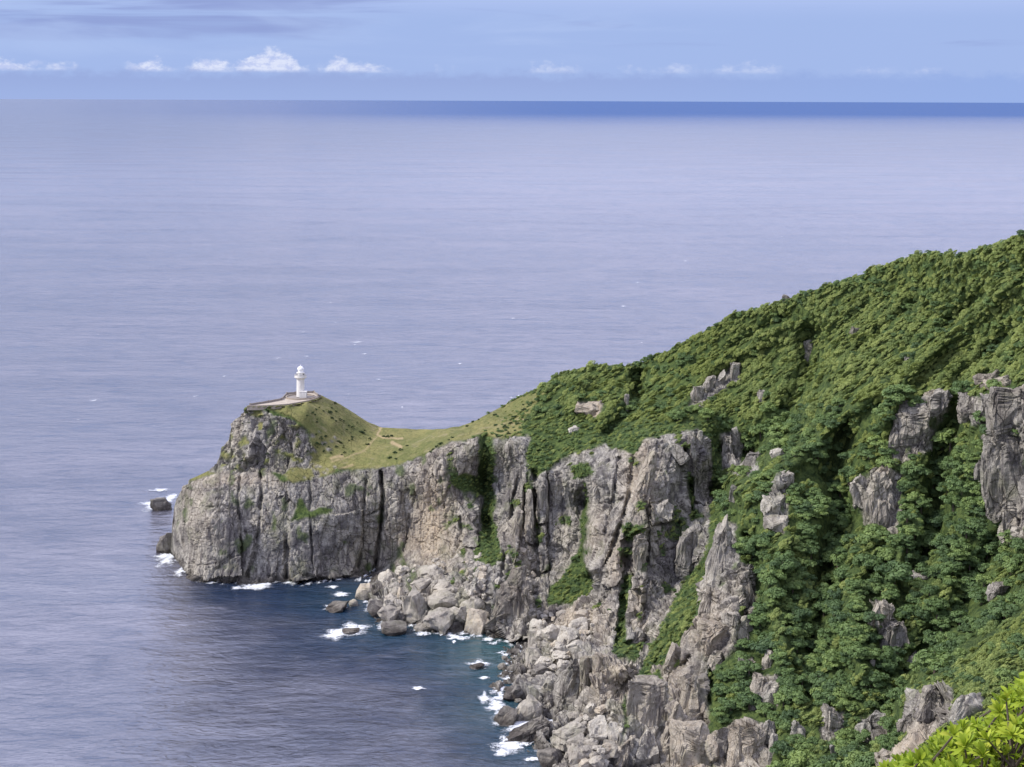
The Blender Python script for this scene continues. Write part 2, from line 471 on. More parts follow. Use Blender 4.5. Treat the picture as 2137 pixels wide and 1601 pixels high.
M_FOAM, T = new_mat('sea_foam')
pos = T.n('ShaderNodeNewGeometry').outputs['Position']
fd = T.attr('fade')
lace = T.math('ADD', T.math('MULTIPLY', T.noise(pos, 0.6, 6.0, 0.72, 1.5), 0.65), T.math('MULTIPLY', T.noise(T.scl(pos, (.5, 1.4, 1)), 0.16, 3.0, 0.6, 0.8), 0.35))
al = T.ramp(T.math('ADD', lace, T.math('MULTIPLY', T.math('SUBTRACT', fd, 1.0), 0.46)), 0.24, 0.50)
p = T.n('ShaderNodeBsdfPrincipled', i={'Base Color': C4(.82, .85, .88), 'Roughness': 0.8})
mx = T.n('ShaderNodeMixShader', i={0: al, 1: T.n('ShaderNodeBsdfTransparent').outputs[0], 2: p.outputs[0]})
T.t.links.new(mx.outputs[0], T.n('ShaderNodeOutputMaterial').inputs[0])

ge = np.concatenate([np.geomspace(420, 400000, 26)])
gx = np.concatenate([-ge[::-1], np.arange(-400, 401, 8.0), ge])
gy = np.concatenate([np.array([-400000., -20000., -1000., 0., 200., 350.]), np.arange(400, 821, 7.0), 820 + np.geomspace(20, 400000, 26)])
GX, GY = np.meshgrid(gx, gy)
sh = np.zeros(GX.shape)
for sx, sy, amt, rad in ((1075, 1355, 1.0, 26), (1010, 1335, .5, 26), (1040, 1395, .7, 18), (1060, 1480, .55, 20), (820, 1300, .35, 22), (1120, 1560, .4, 20), (740, 1245, .3, 20)):
    D = dist_at_z(sx, sy, 0); x, y, _ = world_pt(sx, sy, D)
    sh = np.maximum(sh, amt * np.exp(-(((GX - x) / rad) ** 2 + ((GY - y) / (rad * 1.4)) ** 2)))
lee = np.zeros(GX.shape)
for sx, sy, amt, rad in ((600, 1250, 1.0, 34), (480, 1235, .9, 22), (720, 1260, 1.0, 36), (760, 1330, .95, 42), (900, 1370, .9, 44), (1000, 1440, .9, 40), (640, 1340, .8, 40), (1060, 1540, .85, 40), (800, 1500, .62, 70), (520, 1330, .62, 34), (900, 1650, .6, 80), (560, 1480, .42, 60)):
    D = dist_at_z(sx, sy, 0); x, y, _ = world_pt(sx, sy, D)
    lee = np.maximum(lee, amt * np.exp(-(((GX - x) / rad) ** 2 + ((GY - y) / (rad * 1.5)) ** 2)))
nx, ny = len(gx), len(gy)
ii = np.arange(nx * ny).reshape(ny, nx)
sea_f = np.stack([ii[:-1, :-1], ii[:-1, 1:], ii[1:, 1:], ii[1:, :-1]], -1).reshape(-1, 4)
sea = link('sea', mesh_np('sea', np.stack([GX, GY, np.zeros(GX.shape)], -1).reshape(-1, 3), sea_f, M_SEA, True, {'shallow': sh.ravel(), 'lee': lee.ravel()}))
tag(sea, kind='structure')

# ------------------------------------------------------------------ headland terrain
ridge_pts = [(344, 1260), (350, 1215), (356, 1150), (360, 1085), (366, 1045), (380, 1018), (395, 1000), (420, 990), (448, 976), (456, 955), (460, 935), (478, 915), (481, 885), (492, 876),
             (514, 852), (517, 846), (560, 838), (588, 833), (600, 823), (655, 820), (668, 824), (700, 840), (720, 853), (760, 878), (790, 891), (830, 894), (870, 896), (925, 895),
             (960, 890), (1000, 874), (1050, 847), (1090, 826), (1120, 814), (1150, 790), (1175, 775), (1230, 763), (1290, 763), (1320, 763), (1345, 755), (1400, 729), (1450, 700), (1500, 676),
             (1530, 655), (1600, 638), (1650, 622), (1710, 602), (1760, 587), (1820, 563), (1880, 543), (1940, 527), (1980, 531), (2003, 537), (2040, 520), (2080, 508), (2137, 491), (2270, 445), (2580, 352)]
# how far away the ground is: (px, py, distance) or (px, py, height) with flag
dz = []
def d(*a): dz.extend((x, y, D) for x, y, D in a)
def z(*a): dz.extend((x, y, dist_at_z(x, y, zz)) for x, y, zz in a)
# lighthouse head
d((344, 1260, 745), (352, 1180, 740), (360, 1090, 733), (366, 1045, 728), (380, 1020, 718), (380, 1100, 708), (395, 1000, 714), (420, 1060, 694), (440, 1090, 687), (450, 1030, 697),
  (450, 976, 716), (480, 1080, 692), (520, 1080, 697), (540, 975, 709), (600, 1003, 700), (600, 1090, 695), (650, 1075, 694), (650, 1060, 698), (700, 985, 704), (700, 1090, 695), (780, 976, 706), (770, 1090, 702),
  (840, 962, 704), (850, 1080, 698), (900, 945, 698), (910, 1060, 693), (950, 925, 693), (960, 1050, 688), (1000, 915, 688), (990, 1080, 682))
z((366, 1168, 0), (380, 1190, 0), (397, 1211, 0), (440, 1214, 0), (500, 1217, 0), (560, 1219, 0), (620, 1217, 0), (680, 1211, 0), (730, 1204, 0), (775, 1192, 0), (800, 1196, 1),
  (830, 1187, 4), (870, 1174, 9), (910, 1163, 12), (950, 1155, 15), (1000, 1155, 19))
d((460, 955, 719), (481, 886, 728), (514, 855, 720), (560, 905, 711), (590, 975, 706), (640, 935, 711), (600, 862, 717), (560, 866, 715), (530, 930, 711), (640, 856, 720), (516, 870, 721))
z((517, 847, 64.4), (560, 838, 65.1), (560, 850, 64.9), (600, 848, 65.1), (640, 842, 65.1), (627, 832, 65.1), (655, 820, 65.2), (600, 823, 65.2), (668, 824, 65.6))
d((720, 853, 747), (790, 891, 750), (870, 896, 748), (960, 890, 742), (1050, 847, 735), (1120, 814, 732), (700, 880, 728), (700, 930, 719), (760, 930, 726), (820, 930, 723), (900, 918, 716),
  (960, 905, 708), (1050, 890, 702), (650, 885, 718), (660, 960, 712), (720, 965, 711), (770, 960, 712))
# middle cliffs
d((1175, 775, 729), (1290, 763, 724), (1345, 755, 716), (1450, 700, 706), (1600, 638, 685), (1760, 587, 656), (1940, 527, 624), (1985, 531, 606), (2003, 537, 592), (2137, 491, 562), (2270, 445, 535),
  (1100, 860, 712), (1110, 905, 691), (1200, 850, 701), (1250, 900, 677), (1150, 960, 676), (1060, 930, 684), (1060, 1090, 673), (1015, 1000, 702), (1015, 1090, 690), (1140, 990, 668),
  (1140, 1190, 655), (1200, 990, 664), (1200, 1130, 656), (1080, 1130, 656), (1215, 1050, 668), (1075, 1200, 641), (1110, 1180, 652))
z((1015, 1155, 22), (1230, 1205, 17), (1170, 1225, 14), (1180, 1260, 10), (1060, 1340, -1), (1100, 1342, 1), (1075, 1270, 9), (1035, 1320, 1))
# rock platform
z((770, 1256, 0.5), (800, 1255, 5), (800, 1292, 1), (760, 1290, -3), (840, 1300, 1), (900, 1315, 1), (870, 1210, 11), (870, 1262, 6), (940, 1262, 7), (950, 1205, 13), (990, 1300, 2.5), (1000, 1210, 16),
  (1015, 1330, -1.5), (930, 1330, -2), (850, 1325, -2))
# boulder beach
z((1130, 1290, 7), (1200, 1275, 11), (1100, 1365, 1.5), (1200, 1350, 10), (1055, 1400, 0), (1150, 1400, 5), (1120, 1440, 2.5), (1090, 1480, 1), (1050, 1490, -1), (1200, 1470, 7), (1250, 1500, 10), (1250, 1440, 14),
  (1165, 1505, 1), (1150, 1560, 1), (1250, 1580, 7), (1300, 1500, 14), (1200, 1590, 4), (1125, 1590, -1))
# sea floor
z((1000, 1500, -6), (960, 1400, -6), (700, 1300, -9), (600, 1270, -10), (400, 1270, -12), (370, 1300, -14), (500, 1400, -15), (700, 1500, -15), (400, 1700, -22), (700, 1700, -22), (900, 1400, -9), (1000, 1700, -12),
  (720, 1240, -5), (1090, 1680, -4), (850, 1500, -12), (344, 1400, -16))
# great buttress
d((1345, 925, 641), (1450, 908, 642), (1235, 1000, 637), (1240, 1100, 624), (1237, 1190, 614), (1260, 1010, 634), (1320, 1000, 634), (1320, 1100, 617), (1360, 1010, 625), (1350, 1110, 611), (1347, 1230, 596),
  (1250, 1300, 592), (1320, 1310, 586), (1430, 1000, 636), (1450, 1100, 626), (1440, 1190, 616), (1475, 950, 643), (1475, 1060, 637), (1400, 1240, 604), (1270, 965, 643), (1350, 1340, 582), (1250, 1348, 581))
z((1300, 1400, 17), (1240, 1372, 11))
# slope above, gullies
d((1500, 940, 664), (1500, 1030, 660), (1400, 860, 668), (1500, 760, 694), (1600, 720, 684), (1690, 760, 656), (1640, 870, 644), (1560, 900, 656), (1560, 960, 652), (1300, 860, 682), (1340, 820, 702))
# main spur
d((1700, 850, 607), (1600, 960, 591), (1535, 1030, 581), (1482, 1150, 570), (1402, 1300, 553), (1322, 1440, 531),
  (1685, 838, 630), (1583, 948, 632), (1516, 1022, 632), (1464, 1142, 612), (1384, 1290, 586), (1302, 1432, 548),
  (1750, 760, 622), (1900, 700, 611), (2000, 650, 603), (1850, 620, 640), (1600, 1100, 562), (1700, 1000, 577), (1500, 1250, 546), (1450, 1350, 536), (1450, 1450, 519), (1440, 1600, 489), (1350, 1590, 492),
  (1550, 1590, 484), (1600, 1300, 531), (1700, 1200, 547), (1800, 1100, 562), (1850, 950, 568), (1850, 850, 577), (1950, 1000, 556), (2000, 900, 556), (2020, 820, 556), (2050, 850, 536), (2137, 850, 524), (2100, 1000, 526),
  (2100, 1120, 519), (2000, 1100, 541), (1950, 1250, 512), (1800, 1300, 513), (1700, 1450, 491), (1850, 1450, 481), (1700, 1600, 466), (1300, 1600, 497), (2060, 760, 566), (2137, 700, 552), (2260, 900, 505), (2260, 650, 532))
d((1440, 1700, 472), (1700, 1700, 452), (1300, 1700, 478))
# nearer spur, lower right
d((2137, 1285, 432), (2060, 1345, 424), (2000, 1395, 418), (1940, 1440, 412), (1900, 1540, 402), (1862, 1600, 394), (2260, 1180, 440),
  (2120, 1268, 492), (2042, 1330, 486), (1980, 1380, 480), (1918, 1425, 474), (1878, 1525, 464), (1840, 1590, 456), (2240, 1160, 492),
  (2137, 1400, 404), (2000, 1500, 397), (2137, 1600, 372), (2000, 1600, 380), (2000, 1700, 365), (1850, 1700, 385), (2260, 1500, 385), (2260, 1700, 350))
d((2580, 352, 455), (2580, 700, 440), (2580, 1000, 420), (2580, 1300, 385), (2580, 1700, 310), (2420, 600, 490), (2420, 1100, 460))
CP = np.array(dz)
# drop near-duplicate control points, then a linear radial-basis surface
S = CP[:, :2] / 100.0
A = np.sqrt(((S[:, None] - S[None]) ** 2).sum(-1))
nP = len(CP)
AA = np.zeros((nP + 3, nP + 3)); AA[:nP, :nP] = A + np.eye(nP) * -0.004
P1 = np.concatenate([np.ones((nP, 1)), S], 1); AA[:nP, nP:] = P1; AA[nP:, :nP] = P1.T
wts = np.linalg.solve(AA, np.concatenate([CP[:, 2], np.zeros(3)]))

PX0, PX1, NU, NV = 344.0, 2570.0, 1010, 450
PYB = 1700.0
rp = np.array(ridge_pts, float)
us = np.linspace(PX0, PX1, NU)
ridge = np.interp(us, rp[:, 0], rp[:, 1])
v = np.linspace(0, 1, NV)
PXg = np.repeat(us[None, :], NV, 0)
PYg = ridge[None, :] + (PYB - ridge[None, :]) * v[:, None]
px = PXg.ravel(); py = PYg.ravel()
Dm = np.zeros(len(px))
for s in range(0, len(px), 40000):
    q = np.stack([px[s:s + 40000], py[s:s + 40000]], 1) / 100.0
    Dm[s:s + 40000] = np.sqrt(((q[:, None] - S[None]) ** 2).sum(-1)) @ wts[:nP] + wts[nP] + q @ wts[nP + 1:]

# organic wobble of every outline
q3 = np.stack([px / 26, py / 26, np.zeros_like(px)], 1)
wx = px + 9 * fbm(q3, 4, 3); wy = py + 9 * fbm(q3, 4, 11)

# cracks, chimneys and gullies of the cliffs: (line, half width px, depth m)
cracks = [([(500, 978), (497, 1050), (502, 1120), (506, 1200)], 4, 5), ([(543, 975), (546, 1030), (541, 1100), (530, 1160), (516, 1205)], 5, 8), ([(530, 1180), (541, 1212)], 4, 4),
          ([(597, 1005), (597, 1060), (596, 1130), (599, 1205)], 5, 6), ([(645, 1000), (648, 1080), (650, 1140), (653, 1205)], 3.5, 5), ([(763, 985), (760, 1080), (756, 1140), (746, 1195)], 4, 4),
          ([(794, 985), (800, 1030), (797, 1070), (791, 1130), (784, 1190)], 3.6, 9), ([(870, 985), (864, 1040), (852, 1090), (842, 1150)], 3, 3), ([(905, 990), (925, 1030), (928, 1060)], 3, 2.5),
          ([(960, 1080), (962, 1140)], 3, 3), ([(425, 1058), (470, 1055), (492, 1062)], 3, 2), ([(415, 1180), (460, 1172), (500, 1158)], 2.5, 2),
          ([(768, 1077), (795, 1062)], 3, 4), ([(1014, 915), (1012, 1000), (1015, 1080), (1026, 1140)], 14, 9), ([(1045, 930), (1046, 1010), (1040, 1100)], 3, 3), ([(1085, 985), (1070, 1050), (1055, 1120), (1048, 1200)], 4, 5),
          ([(1116, 985), (1117, 1060), (1118, 1120), (1117, 1240)], 6, 8), ([(1142, 985), (1143, 1090), (1145, 1150), (1148, 1240)], 2.5, 4), ([(1096, 1020), (1092, 1100), (1085, 1150)], 3, 4),
          ([(1165, 990), (1180, 1100)], 3, 2), ([(1224, 1000), (1216, 1080), (1212, 1170)], 13, 9), ([(1290, 955), (1278, 1050), (1262, 1110)], 3.5, 4),
          ([(1322, 950), (1312, 1040), (1288, 1110), (1262, 1200), (1255, 1260)], 4, 5), ([(1310, 1110), (1303, 1200), (1300, 1260), (1290, 1345)], 7, 8), ([(1322, 1120), (1318, 1230)], 3, 4),
          ([(1345, 1040), (1352, 1110), (1350, 1230), (1340, 1340)], 3, 4), ([(1415, 1090), (1412, 1200)], 4, 4), ([(1430, 940), (1440, 1010), (1446, 1085)], 6, 6), ([(1350, 1055), (1385, 1045), (1410, 1088), (1360, 1096)], 3, 2),
          ([(1455, 900), (1462, 930)], 3, 4), ([(1385, 920), (1420, 960), (1440, 985)], 3, 3), ([(1240, 1060), (1300, 1040)], 3, 2.5), ([(1230, 1120), (1290, 1115)], 2.5, 2),
          ([(1395, 1330), (1350, 1420), (1318, 1480)], 3, 4), ([(1360, 1350), (1335, 1400)], 3, 3), ([(1440, 1370), (1400, 1410), (1390, 1450)], 5, 6), ([(1490, 1390), (1470, 1500), (1478, 1600)], 6, 6),
          ([(2058, 830), (2062, 900), (2085, 960), (2088, 1010)], 5, 6), ([(2030, 850), (2045, 880)], 5, 4), ([(560, 860), (575, 905), (560, 940)], 5, 4), ([(580, 870), (600, 900), (578, 935)], 5, 4), ([(520, 895), (540, 930)], 4, 3)]
def add_cracks(cl):
    global Dm
    for pts, hw, dp in cl:
        if pts[0][0] < 960 and pts[0][0] != 794: hw, dp = hw * .62, dp * .62
        xs = [a for a, _ in pts]; ys = [b for _, b in pts]
        m = (px > min(xs) - 4 * hw) & (px < max(xs) + 4 * hw) & (py > min(ys) - 4 * hw) & (py < max(ys) + 4 * hw)
        ld = line_dist(px[m] * .5 + wx[m] * .5, py[m] * .5 + wy[m] * .5, pts)
        var = np.clip(.62 + 1.5 * fbm(np.stack([px[m] / 30, py[m] / 26, np.full(m.sum(), hw)], 1), 3, 13), .08, 1.3) if dp > 0 and hw < 8 else 1.0
        Dm[m] += dp * var * np.exp(-(ld / hw) ** 2)
add_cracks(cracks)
add_cracks([(a_, b_, c_ * 1.4) for a_, b_, c_ in [([(1695, 700), (1685, 790), (1640, 880), (1570, 935)], 26, 12), ([(1770, 890), (1735, 1000), (1760, 1080), (1715, 1210)], 26, 11), ([(2005, 850), (1965, 950), (1950, 1090), (1905, 1200)], 28, 12),
            ([(1335, 785), (1322, 850), (1270, 905)], 16, 11), ([(1700, 1450), (1690, 1340), (1725, 1240)], 24, 9), ([(1905, 630), (1780, 740)], 10, 4), ([(2040, 620), (1860, 790)], 13, 5), ([(2110, 690), (1995, 800)], 14, 6), ([(1810, 640), (1715, 715)], 10, 4),
            ([(1640, 660), (1520, 730)], 9, 3), ([(2100, 600), (1890, 790), (1850, 880)], 16, -6), ([(1960, 710), (1760, 870), (1630, 990)], 18, -7), ([(1620, 690), (1480, 770)], 13, -4), ([(1800, 1160), (1770, 1280), (1800, 1400)], 22, -7),
            ([(1900, 1100), (1860, 1230), (1830, 1300)], 20, -5), ([(1640, 1130), (1610, 1260), (1640, 1370)], 20, -6), ([(1560, 1120), (1580, 1200), (1560, 1290)], 14, 7), ([(1950, 1330), (1890, 1400), (1850, 1480)], 24, 9), ([(1210, 790), (1190, 860)], 14, -5), ([(2090, 1130), (2030, 1200), (2000, 1290)], 22, 8)]])
# blocks that stand proud (polygon, metres towards the viewpoint, sideways tilt m)
blocks = [([(603, 1090), (660, 1066), (700, 1075), (760, 1062), (757, 1140), (735, 1200), (655, 1212), (603, 1212)], 3.5, 0), ([(450, 1066), (497, 1062), (502, 1120), (503, 1200), (400, 1213), (415, 1130)], 2.5, 3),
          ([(1122, 1000), (1140, 1000), (1142, 1090), (1124, 1094)], 4, 0), ([(1124, 1098), (1142, 1096), (1146, 1190), (1126, 1195)], 3, 0), ([(1096, 1030), (1112, 1020), (1114, 1140), (1098, 1130)], 4, -2),
          ([(1075, 1050), (1094, 1010), (1092, 1080), (1075, 1180)], 3, -2), ([(1030, 1200), (1075, 1185), (1115, 1250), (1125, 1330), (1060, 1340), (1020, 1290)], 6, -4),
          ([(1325, 945), (1372, 915), (1358, 1010), (1350, 1100), (1290, 1130), (1322, 1010)], 4, -5), ([(1356, 1048), (1372, 1046), (1412, 1086), (1360, 1095)], 4, -2), ([(1318, 1130), (1350, 1120), (1346, 1235), (1316, 1225)], 4, -2),
          ([(1420, 1100), (1460, 1085), (1478, 1120), (1455, 1170), (1420, 1200)], 4, -3), ([(1440, 905), (1478, 930), (1478, 1060), (1450, 1050)], 3, -2), ([(1290, 1130), (1318, 1110), (1300, 1200), (1258, 1240), (1262, 1190)], 3, -3),
          ([(1310, 1240), (1346, 1240), (1345, 1340), (1300, 1340)], 3, 0), ([(1236, 1260), (1290, 1240), (1285, 1350), (1236, 1345)], 4, -2), ([(970, 1090), (995, 1080), (1000, 1140), (966, 1143)], 3, 0),
          ([(2070, 830), (2200, 800), (2200, 920), (2070, 910)], 3, -2), ([(2042, 965), (2086, 965), (2086, 1010), (2045, 1000)], 3, 2)]
for poly, up, tl in blocks:
    m = in_poly(px * .6 + wx * .4, py * .6 + wy * .4, poly)
    xs = [a for a, _ in poly]; u = (px - min(xs)) / (max(xs) - min(xs)) - .5
    Dm[m] -= up + tl * u[m]

# what covers the ground (later entries paint over earlier ones)
ROCK = [[(330, 1020), (395, 992), (450, 970), (545, 968), (560, 985), (590, 1003), (640, 1003), (690, 985), (760, 978), (830, 970), (900, 945), (940, 925), (985, 912), (1050, 915), (1112, 903), (1150, 975), (1200, 945), (1265, 928),
         (1320, 950), (1345, 918), (1390, 904), (1455, 896), (1480, 920), (1484, 1050), (1478, 1135), (1450, 1185), (1400, 1260), (1350, 1370), (1300, 1470), (1290, 1720), (330, 1720)],
        [(1310, 1450), (1350, 1420), (1400, 1330), (1440, 1290), (1500, 1270), (1545, 1290), (1552, 1350), (1500, 1378), (1478, 1400), (1480, 1720), (1280, 1720)],
        [(1515, 1085), (1478, 1190), (1465, 1260), (1500, 1310), (1540, 1300), (1552, 1220), (1545, 1150), (1530, 1090)],
        [(2010, 835), (2060, 828), (2150, 800), (2330, 790), (2330, 1090), (2120, 1075), (2088, 1022), (2043, 1005), (2043, 960), (2062, 920), (2068, 885), (2030, 885)],
        [(1872, 880), (1950, 825), (1988, 850), (1960, 892), (1945, 938), (1900, 962), (1862, 968), (1860, 910)], [(1775, 1005), (1840, 970), (1887, 998), (1882, 1060), (1872, 1112), (1832, 1132), (1800, 1080)],
        [(1480, 1720), (1488, 1535), (1530, 1505), (1605, 1510), (1612, 1560), (1580, 1720)], [(1930, 1450), (1992, 1440), (1985, 1500), (1950, 1535), (1900, 1590), (1860, 1640), (1840, 1600), (1900, 1530)],
        [(1436, 845), (1450, 808), (1500, 780), (1542, 758), (1548, 790), (1500, 822), (1460, 848)], [(1205, 842), (1262, 848), (1255, 872), (1208, 868)], [(508, 862), (560, 862), (605, 874), (640, 902), (652, 940), (625, 962), (590, 990), (520, 980), (440, 985), (455, 930), (478, 885)],
        [(2100, 1060), (2150, 1040), (2150, 1130), (2085, 1130)], [(1628, 985), (1655, 990), (1646, 1060), (1636, 1112), (1600, 1135), (1596, 1060)], [(1540, 1180), (1575, 1190), (1578, 1290), (1550, 1292)], [(1826, 1262), (1862, 1290), (1888, 1320), (1878, 1372), (1840, 1372), (1828, 1310)], [(1570, 1405), (1626, 1412), (1617, 1472), (1566, 1478)],
        [(1716, 1488), (1762, 1485), (1756, 1545), (1712, 1545)], [(1788, 1498), (1852, 1490), (1852, 1548), (1790, 1548)], [(1900, 1440), (1990, 1438), (1962, 1535), (1900, 1535), (1878, 1512)], [(1500, 905), (1550, 900), (1545, 975), (1580, 960), (1585, 995), (1510, 985)], [(2030, 1465), (2052, 1455), (2055, 1490), (2010, 1510), (2005, 1490)]]
VEG = [[(1000, 908), (1030, 915), (1032, 1040), (1038, 1120), (1046, 1150), (1012, 1175), (985, 1165), (1005, 1120), (1008, 1040), (985, 1030), (945, 1010), (940, 985), (970, 985), (1000, 995)],
       [(1108, 900), (1262, 895), (1262, 925), (1205, 942), (1172, 962), (1150, 975), (1112, 1000), (1100, 960)], [(1188, 975), (1232, 965), (1238, 990), (1196, 1002)],
       [(1222, 1010), (1230, 1060), (1216, 1160), (1240, 1232), (1190, 1262), (1140, 1262), (1148, 1225), (1188, 1192), (1205, 1150), (1212, 1080)], [(1290, 1092), (1330, 1100), (1352, 1085), (1336, 1122), (1310, 1132)],
       [(1300, 1200), (1318, 1190), (1312, 1260), (1306, 1340), (1345, 1345), (1330, 1382), (1278, 1370), (1288, 1300)], [(1432, 985), (1446, 1000), (1450, 1065), (1474, 1078), (1440, 1092)],
       [(625, 1040), (645, 1062), (700, 1062), (680, 1078), (606, 1086)], [(1480, 1145), (1420, 1258), (1366, 1335), (1352, 1395), (1410, 1385), (1425, 1330), (1470, 1268), (1466, 1200)],
       [(1338, 1420), (1376, 1398), (1388, 1442), (1328, 1455)], [(1240, 1270), (1258, 1258), (1250, 1275)], [(995, 1170), (1015, 1150), (1042, 1150), (1030, 1180)], [(790, 975), (830, 930), (845, 950), (812, 975)]]
GRASS = [[(510, 840), (600, 818), (672, 815), (722, 845), (790, 885), (870, 890), (960, 884), (1050, 840), (1125, 806), (1150, 815), (1120, 845), (1098, 870), (1085, 905), (1035, 915), (1015, 902), (985, 910), (940, 926), (840, 966), (790, 977),
          (700, 978), (650, 1000), (612, 1010), (590, 990), (622, 962), (652, 945), (645, 905), (610, 868), (560, 852), (514, 853)],
         [(360, 1010), (395, 992), (448, 976), (540, 968), (560, 976), (470, 982), (410, 1000)]]
rock = np.zeros(len(px)); grass = np.zeros(len(px))
for pl in ROCK: rock[in_poly(wx, wy, pl)] = 1
for pl in VEG: rock[in_poly(wx, wy, pl)] = 0
for k, pl in enumerate(GRASS):
    m = in_poly(wx if k == 0 else px, wy if k == 0 else py, pl); grass[m] = 1; rock[m] = 0
KNOLL = in_poly(wx, wy, ROCK[10]); rock[KNOLL] = 1; grass[KNOLL] = 0
# broken grey stones in the turf, dark scrub in the rock
br = fbm(np.stack([px / 16, py / 12, np.full_like(px, 4.2)], 1), 3, 31)
m = (grass > 0) & in_poly(px, py, [(560, 940), (690, 880), (720, 985), (580, 1010)]) & (br > 0.16); rock[m] = 1
m = KNOLL & (br < -0.24); rock[m] = 0; grass[m] = 1
m = (rock > 0) & (py < 1290) & (fbm(np.stack([px / 22, py / 34, np.full_like(px, 9.2)], 1), 4, 71) > 0.33); rock[m] = .25
path = np.zeros(len(px))
for pts, hw in (([(797, 893), (787, 908), (797, 914), (840, 916)], 1.5), ([(787, 912), (760, 940), (715, 958), (690, 965)], .8), ([(690, 985), (720, 976), (735, 970)], 1.6), ([(690, 957), (715, 952)], 2.2), ([(818, 925), (836, 934)], 3.2)):
    path = np.maximum(path, np.clip(1.6 - line_dist(wx * .5 + px * .5, wy * .5 + py * .5, pts) / hw, 0, 1) * .85)
tan = np.zeros(len(px))
for cx, cy, rx, ry, a in ((905, 1085, 42, 95, 1.0), (900, 1130, 60, 40, .8), (1335, 1000, 38, 110, .6), (1245, 1110, 30, 60, .35), (1440, 1560, 55, 90, .8), (1300, 1430, 90, 60, .45), (480, 1000, 90, 16, .5), (1400, 1420, 60, 80, .4),
                          (1290, 1170, 22, 60, .6), (1210, 1300, 70, 40, .6), (1235, 860, 40, 18, 1.0), (1470, 1310, 60, 60, .5), (1540, 1560, 60, 60, .6), (1335, 1270, 20, 60, .4), (1090, 1200, 30, 90, .35), (415, 1080, 40, 80, .25), (1900, 1570, 60, 60, .8)):
    tan = np.maximum(tan, a * np.exp(-((wx - cx) / rx) ** 2 - ((wy - cy) / ry) ** 2))

# flat top round the lighthouse
TERR = [(515, 848.5), (524, 846), (560, 840), (588, 834.5), (598, 823), (617, 821.5), (640, 820), (655, 819.5), (668, 828), (660, 832), (640, 838), (615, 842.5), (600, 845), (560, 847.5)]
mt = in_poly(px, py, [(511, 850.5), (520, 844), (560, 836), (586, 831), (596, 819), (656, 815), (673, 829), (660, 835), (640, 841), (600, 847.5), (560, 849.5)])
Dm[mt] = dist_at_z(px[mt], py[mt], 65.2)
Xw, Yw, Zw = world_pt(px, py, Dm)
P = np.stack([Xw, Yw, Zw], 1)

def grid_normals(P):
    G = P.reshape(NV, NU, 3)
    n = np.cross(np.gradient(G, axis=0), np.gradient(G, axis=1))
    n /= np.linalg.norm(n, axis=-1, keepdims=True) + 1e-9
    fl = n[..., 1] > 0
    n[fl] *= -1
    return n.reshape(-1, 3)


def blur(a, k=3):
    G = a.reshape(NV, NU, -1).astype(float)
    for _ in range(k):
        G[1:-1] = (G[:-2] + 2 * G[1:-1] + G[2:]) / 4
        G[:, 1:-1] = (G[:, :-2] + 2 * G[:, 1:-1] + G[:, 2:]) / 4
    return G.reshape(a.shape)

Nn = grid_normals(blur(P, 6)); Nn = blur(Nn, 6); Nn /= np.linalg.norm(Nn, axis=1, keepdims=True) + 1e-9
rs = blur(rock, 2)
amp = rs.copy()
knb = blur(KNOLL.astype(float), 3)
warp = np.stack([fbm(P / 14, 3, 90), fbm(P / 14, 3, 95), fbm(P / 14, 3, 99)], 1)
off = np.zeros(len(P)); mr = amp > 0.02
Pr = P[mr] + warp[mr] * 3
G0 = P.reshape(NV, NU, 3)
sp_ = np.maximum(np.linalg.norm(np.gradient(G0, axis=0), axis=-1), np.linalg.norm(np.gradient(G0, axis=1), axis=-1)).ravel()
calm = blur(np.clip(1.1 / sp_, .15, 1), 2)[mr]
slab = (1 - (.45 + .25 * np.clip((830 - px) / 40, 0, 1)) * np.clip((1490 - px) / 20, 0, 1) * (1 - knb) * np.clip((1215 - py + np.clip(px - 760, 0, 400) * .0) / 20, 0, 1))[mr]
for (sx, sy, sz), a, ck, seed in (((8.5, 8.5, 21.0), 2.6, 0.7, 200), ((3.6, 3.6, 7.5), 1.25, 0.45, 240), ((1.5, 1.5, 2.4), 0.50, 0.2, 280)):
    o, e = facets(Pr / np.array([sx, sy, sz]), seed, 1.2)
    off[mr] += (a * o * (slab if seed < 280 else slab * .6 + .4) - ck * np.exp(-e / 0.05)) * calm
off *= amp
off += (1 - rs) * (1 - grass) * 1.6 * fbm(P / 7, 3, 60) + grass * 0.5 * fbm(P / 9, 3, 62)
off[mt] = 0
vb = np.zeros(len(P)); vb[:NU] = 1
P = P + Nn * off[:, None]
GP = P.reshape(NV, NU, 3)
# the far side of the ridge, falling to the sea
back = []
top = GP[0]
for k, t in enumerate(np.linspace(0, 1, 13)[1:]):
    b = top.copy(); b[:, 1] += 70 * t ** 0.8
    b[:, 0] += 8 * t
    zt = np.minimum(top[:, 2], 400)
    b[:, 2] = zt * (1 - t ** 1.6) - 6 * t - 0.6 * (k == 0) + 1.5 * fbm(b / 9, 3, 77) * t
    back.append(b)
back = np.stack(back[::-1])
ALL = np.concatenate([back, GP], 0)
NB = len(back)
def ext(a, fill): return np.concatenate([np.repeat(a[None, :NU], NB, 0).reshape(-1), a])
at = {'rock': ext(blur(rock, 1), 0), 'grass': ext(blur(grass, 1), 0), 'tan': ext(tan, 0), 'path': ext(path, 0)}
NR = NB + NV
ii = np.arange(NR * NU).reshape(NR, NU)
ff = np.stack([ii[:-1, :-1], ii[1:, :-1], ii[1:, 1:], ii[:-1, 1:]], -1).reshape(-1, 4)
zz = ALL.reshape(-1, 3)[:, 2]
ff = ff[(zz[ff] > -5.0).any(1)]
land = link('headland', mesh_np('headland', ALL.reshape(-1, 3), ff, M_LAND, False, at))
tag(land, kind='structure')


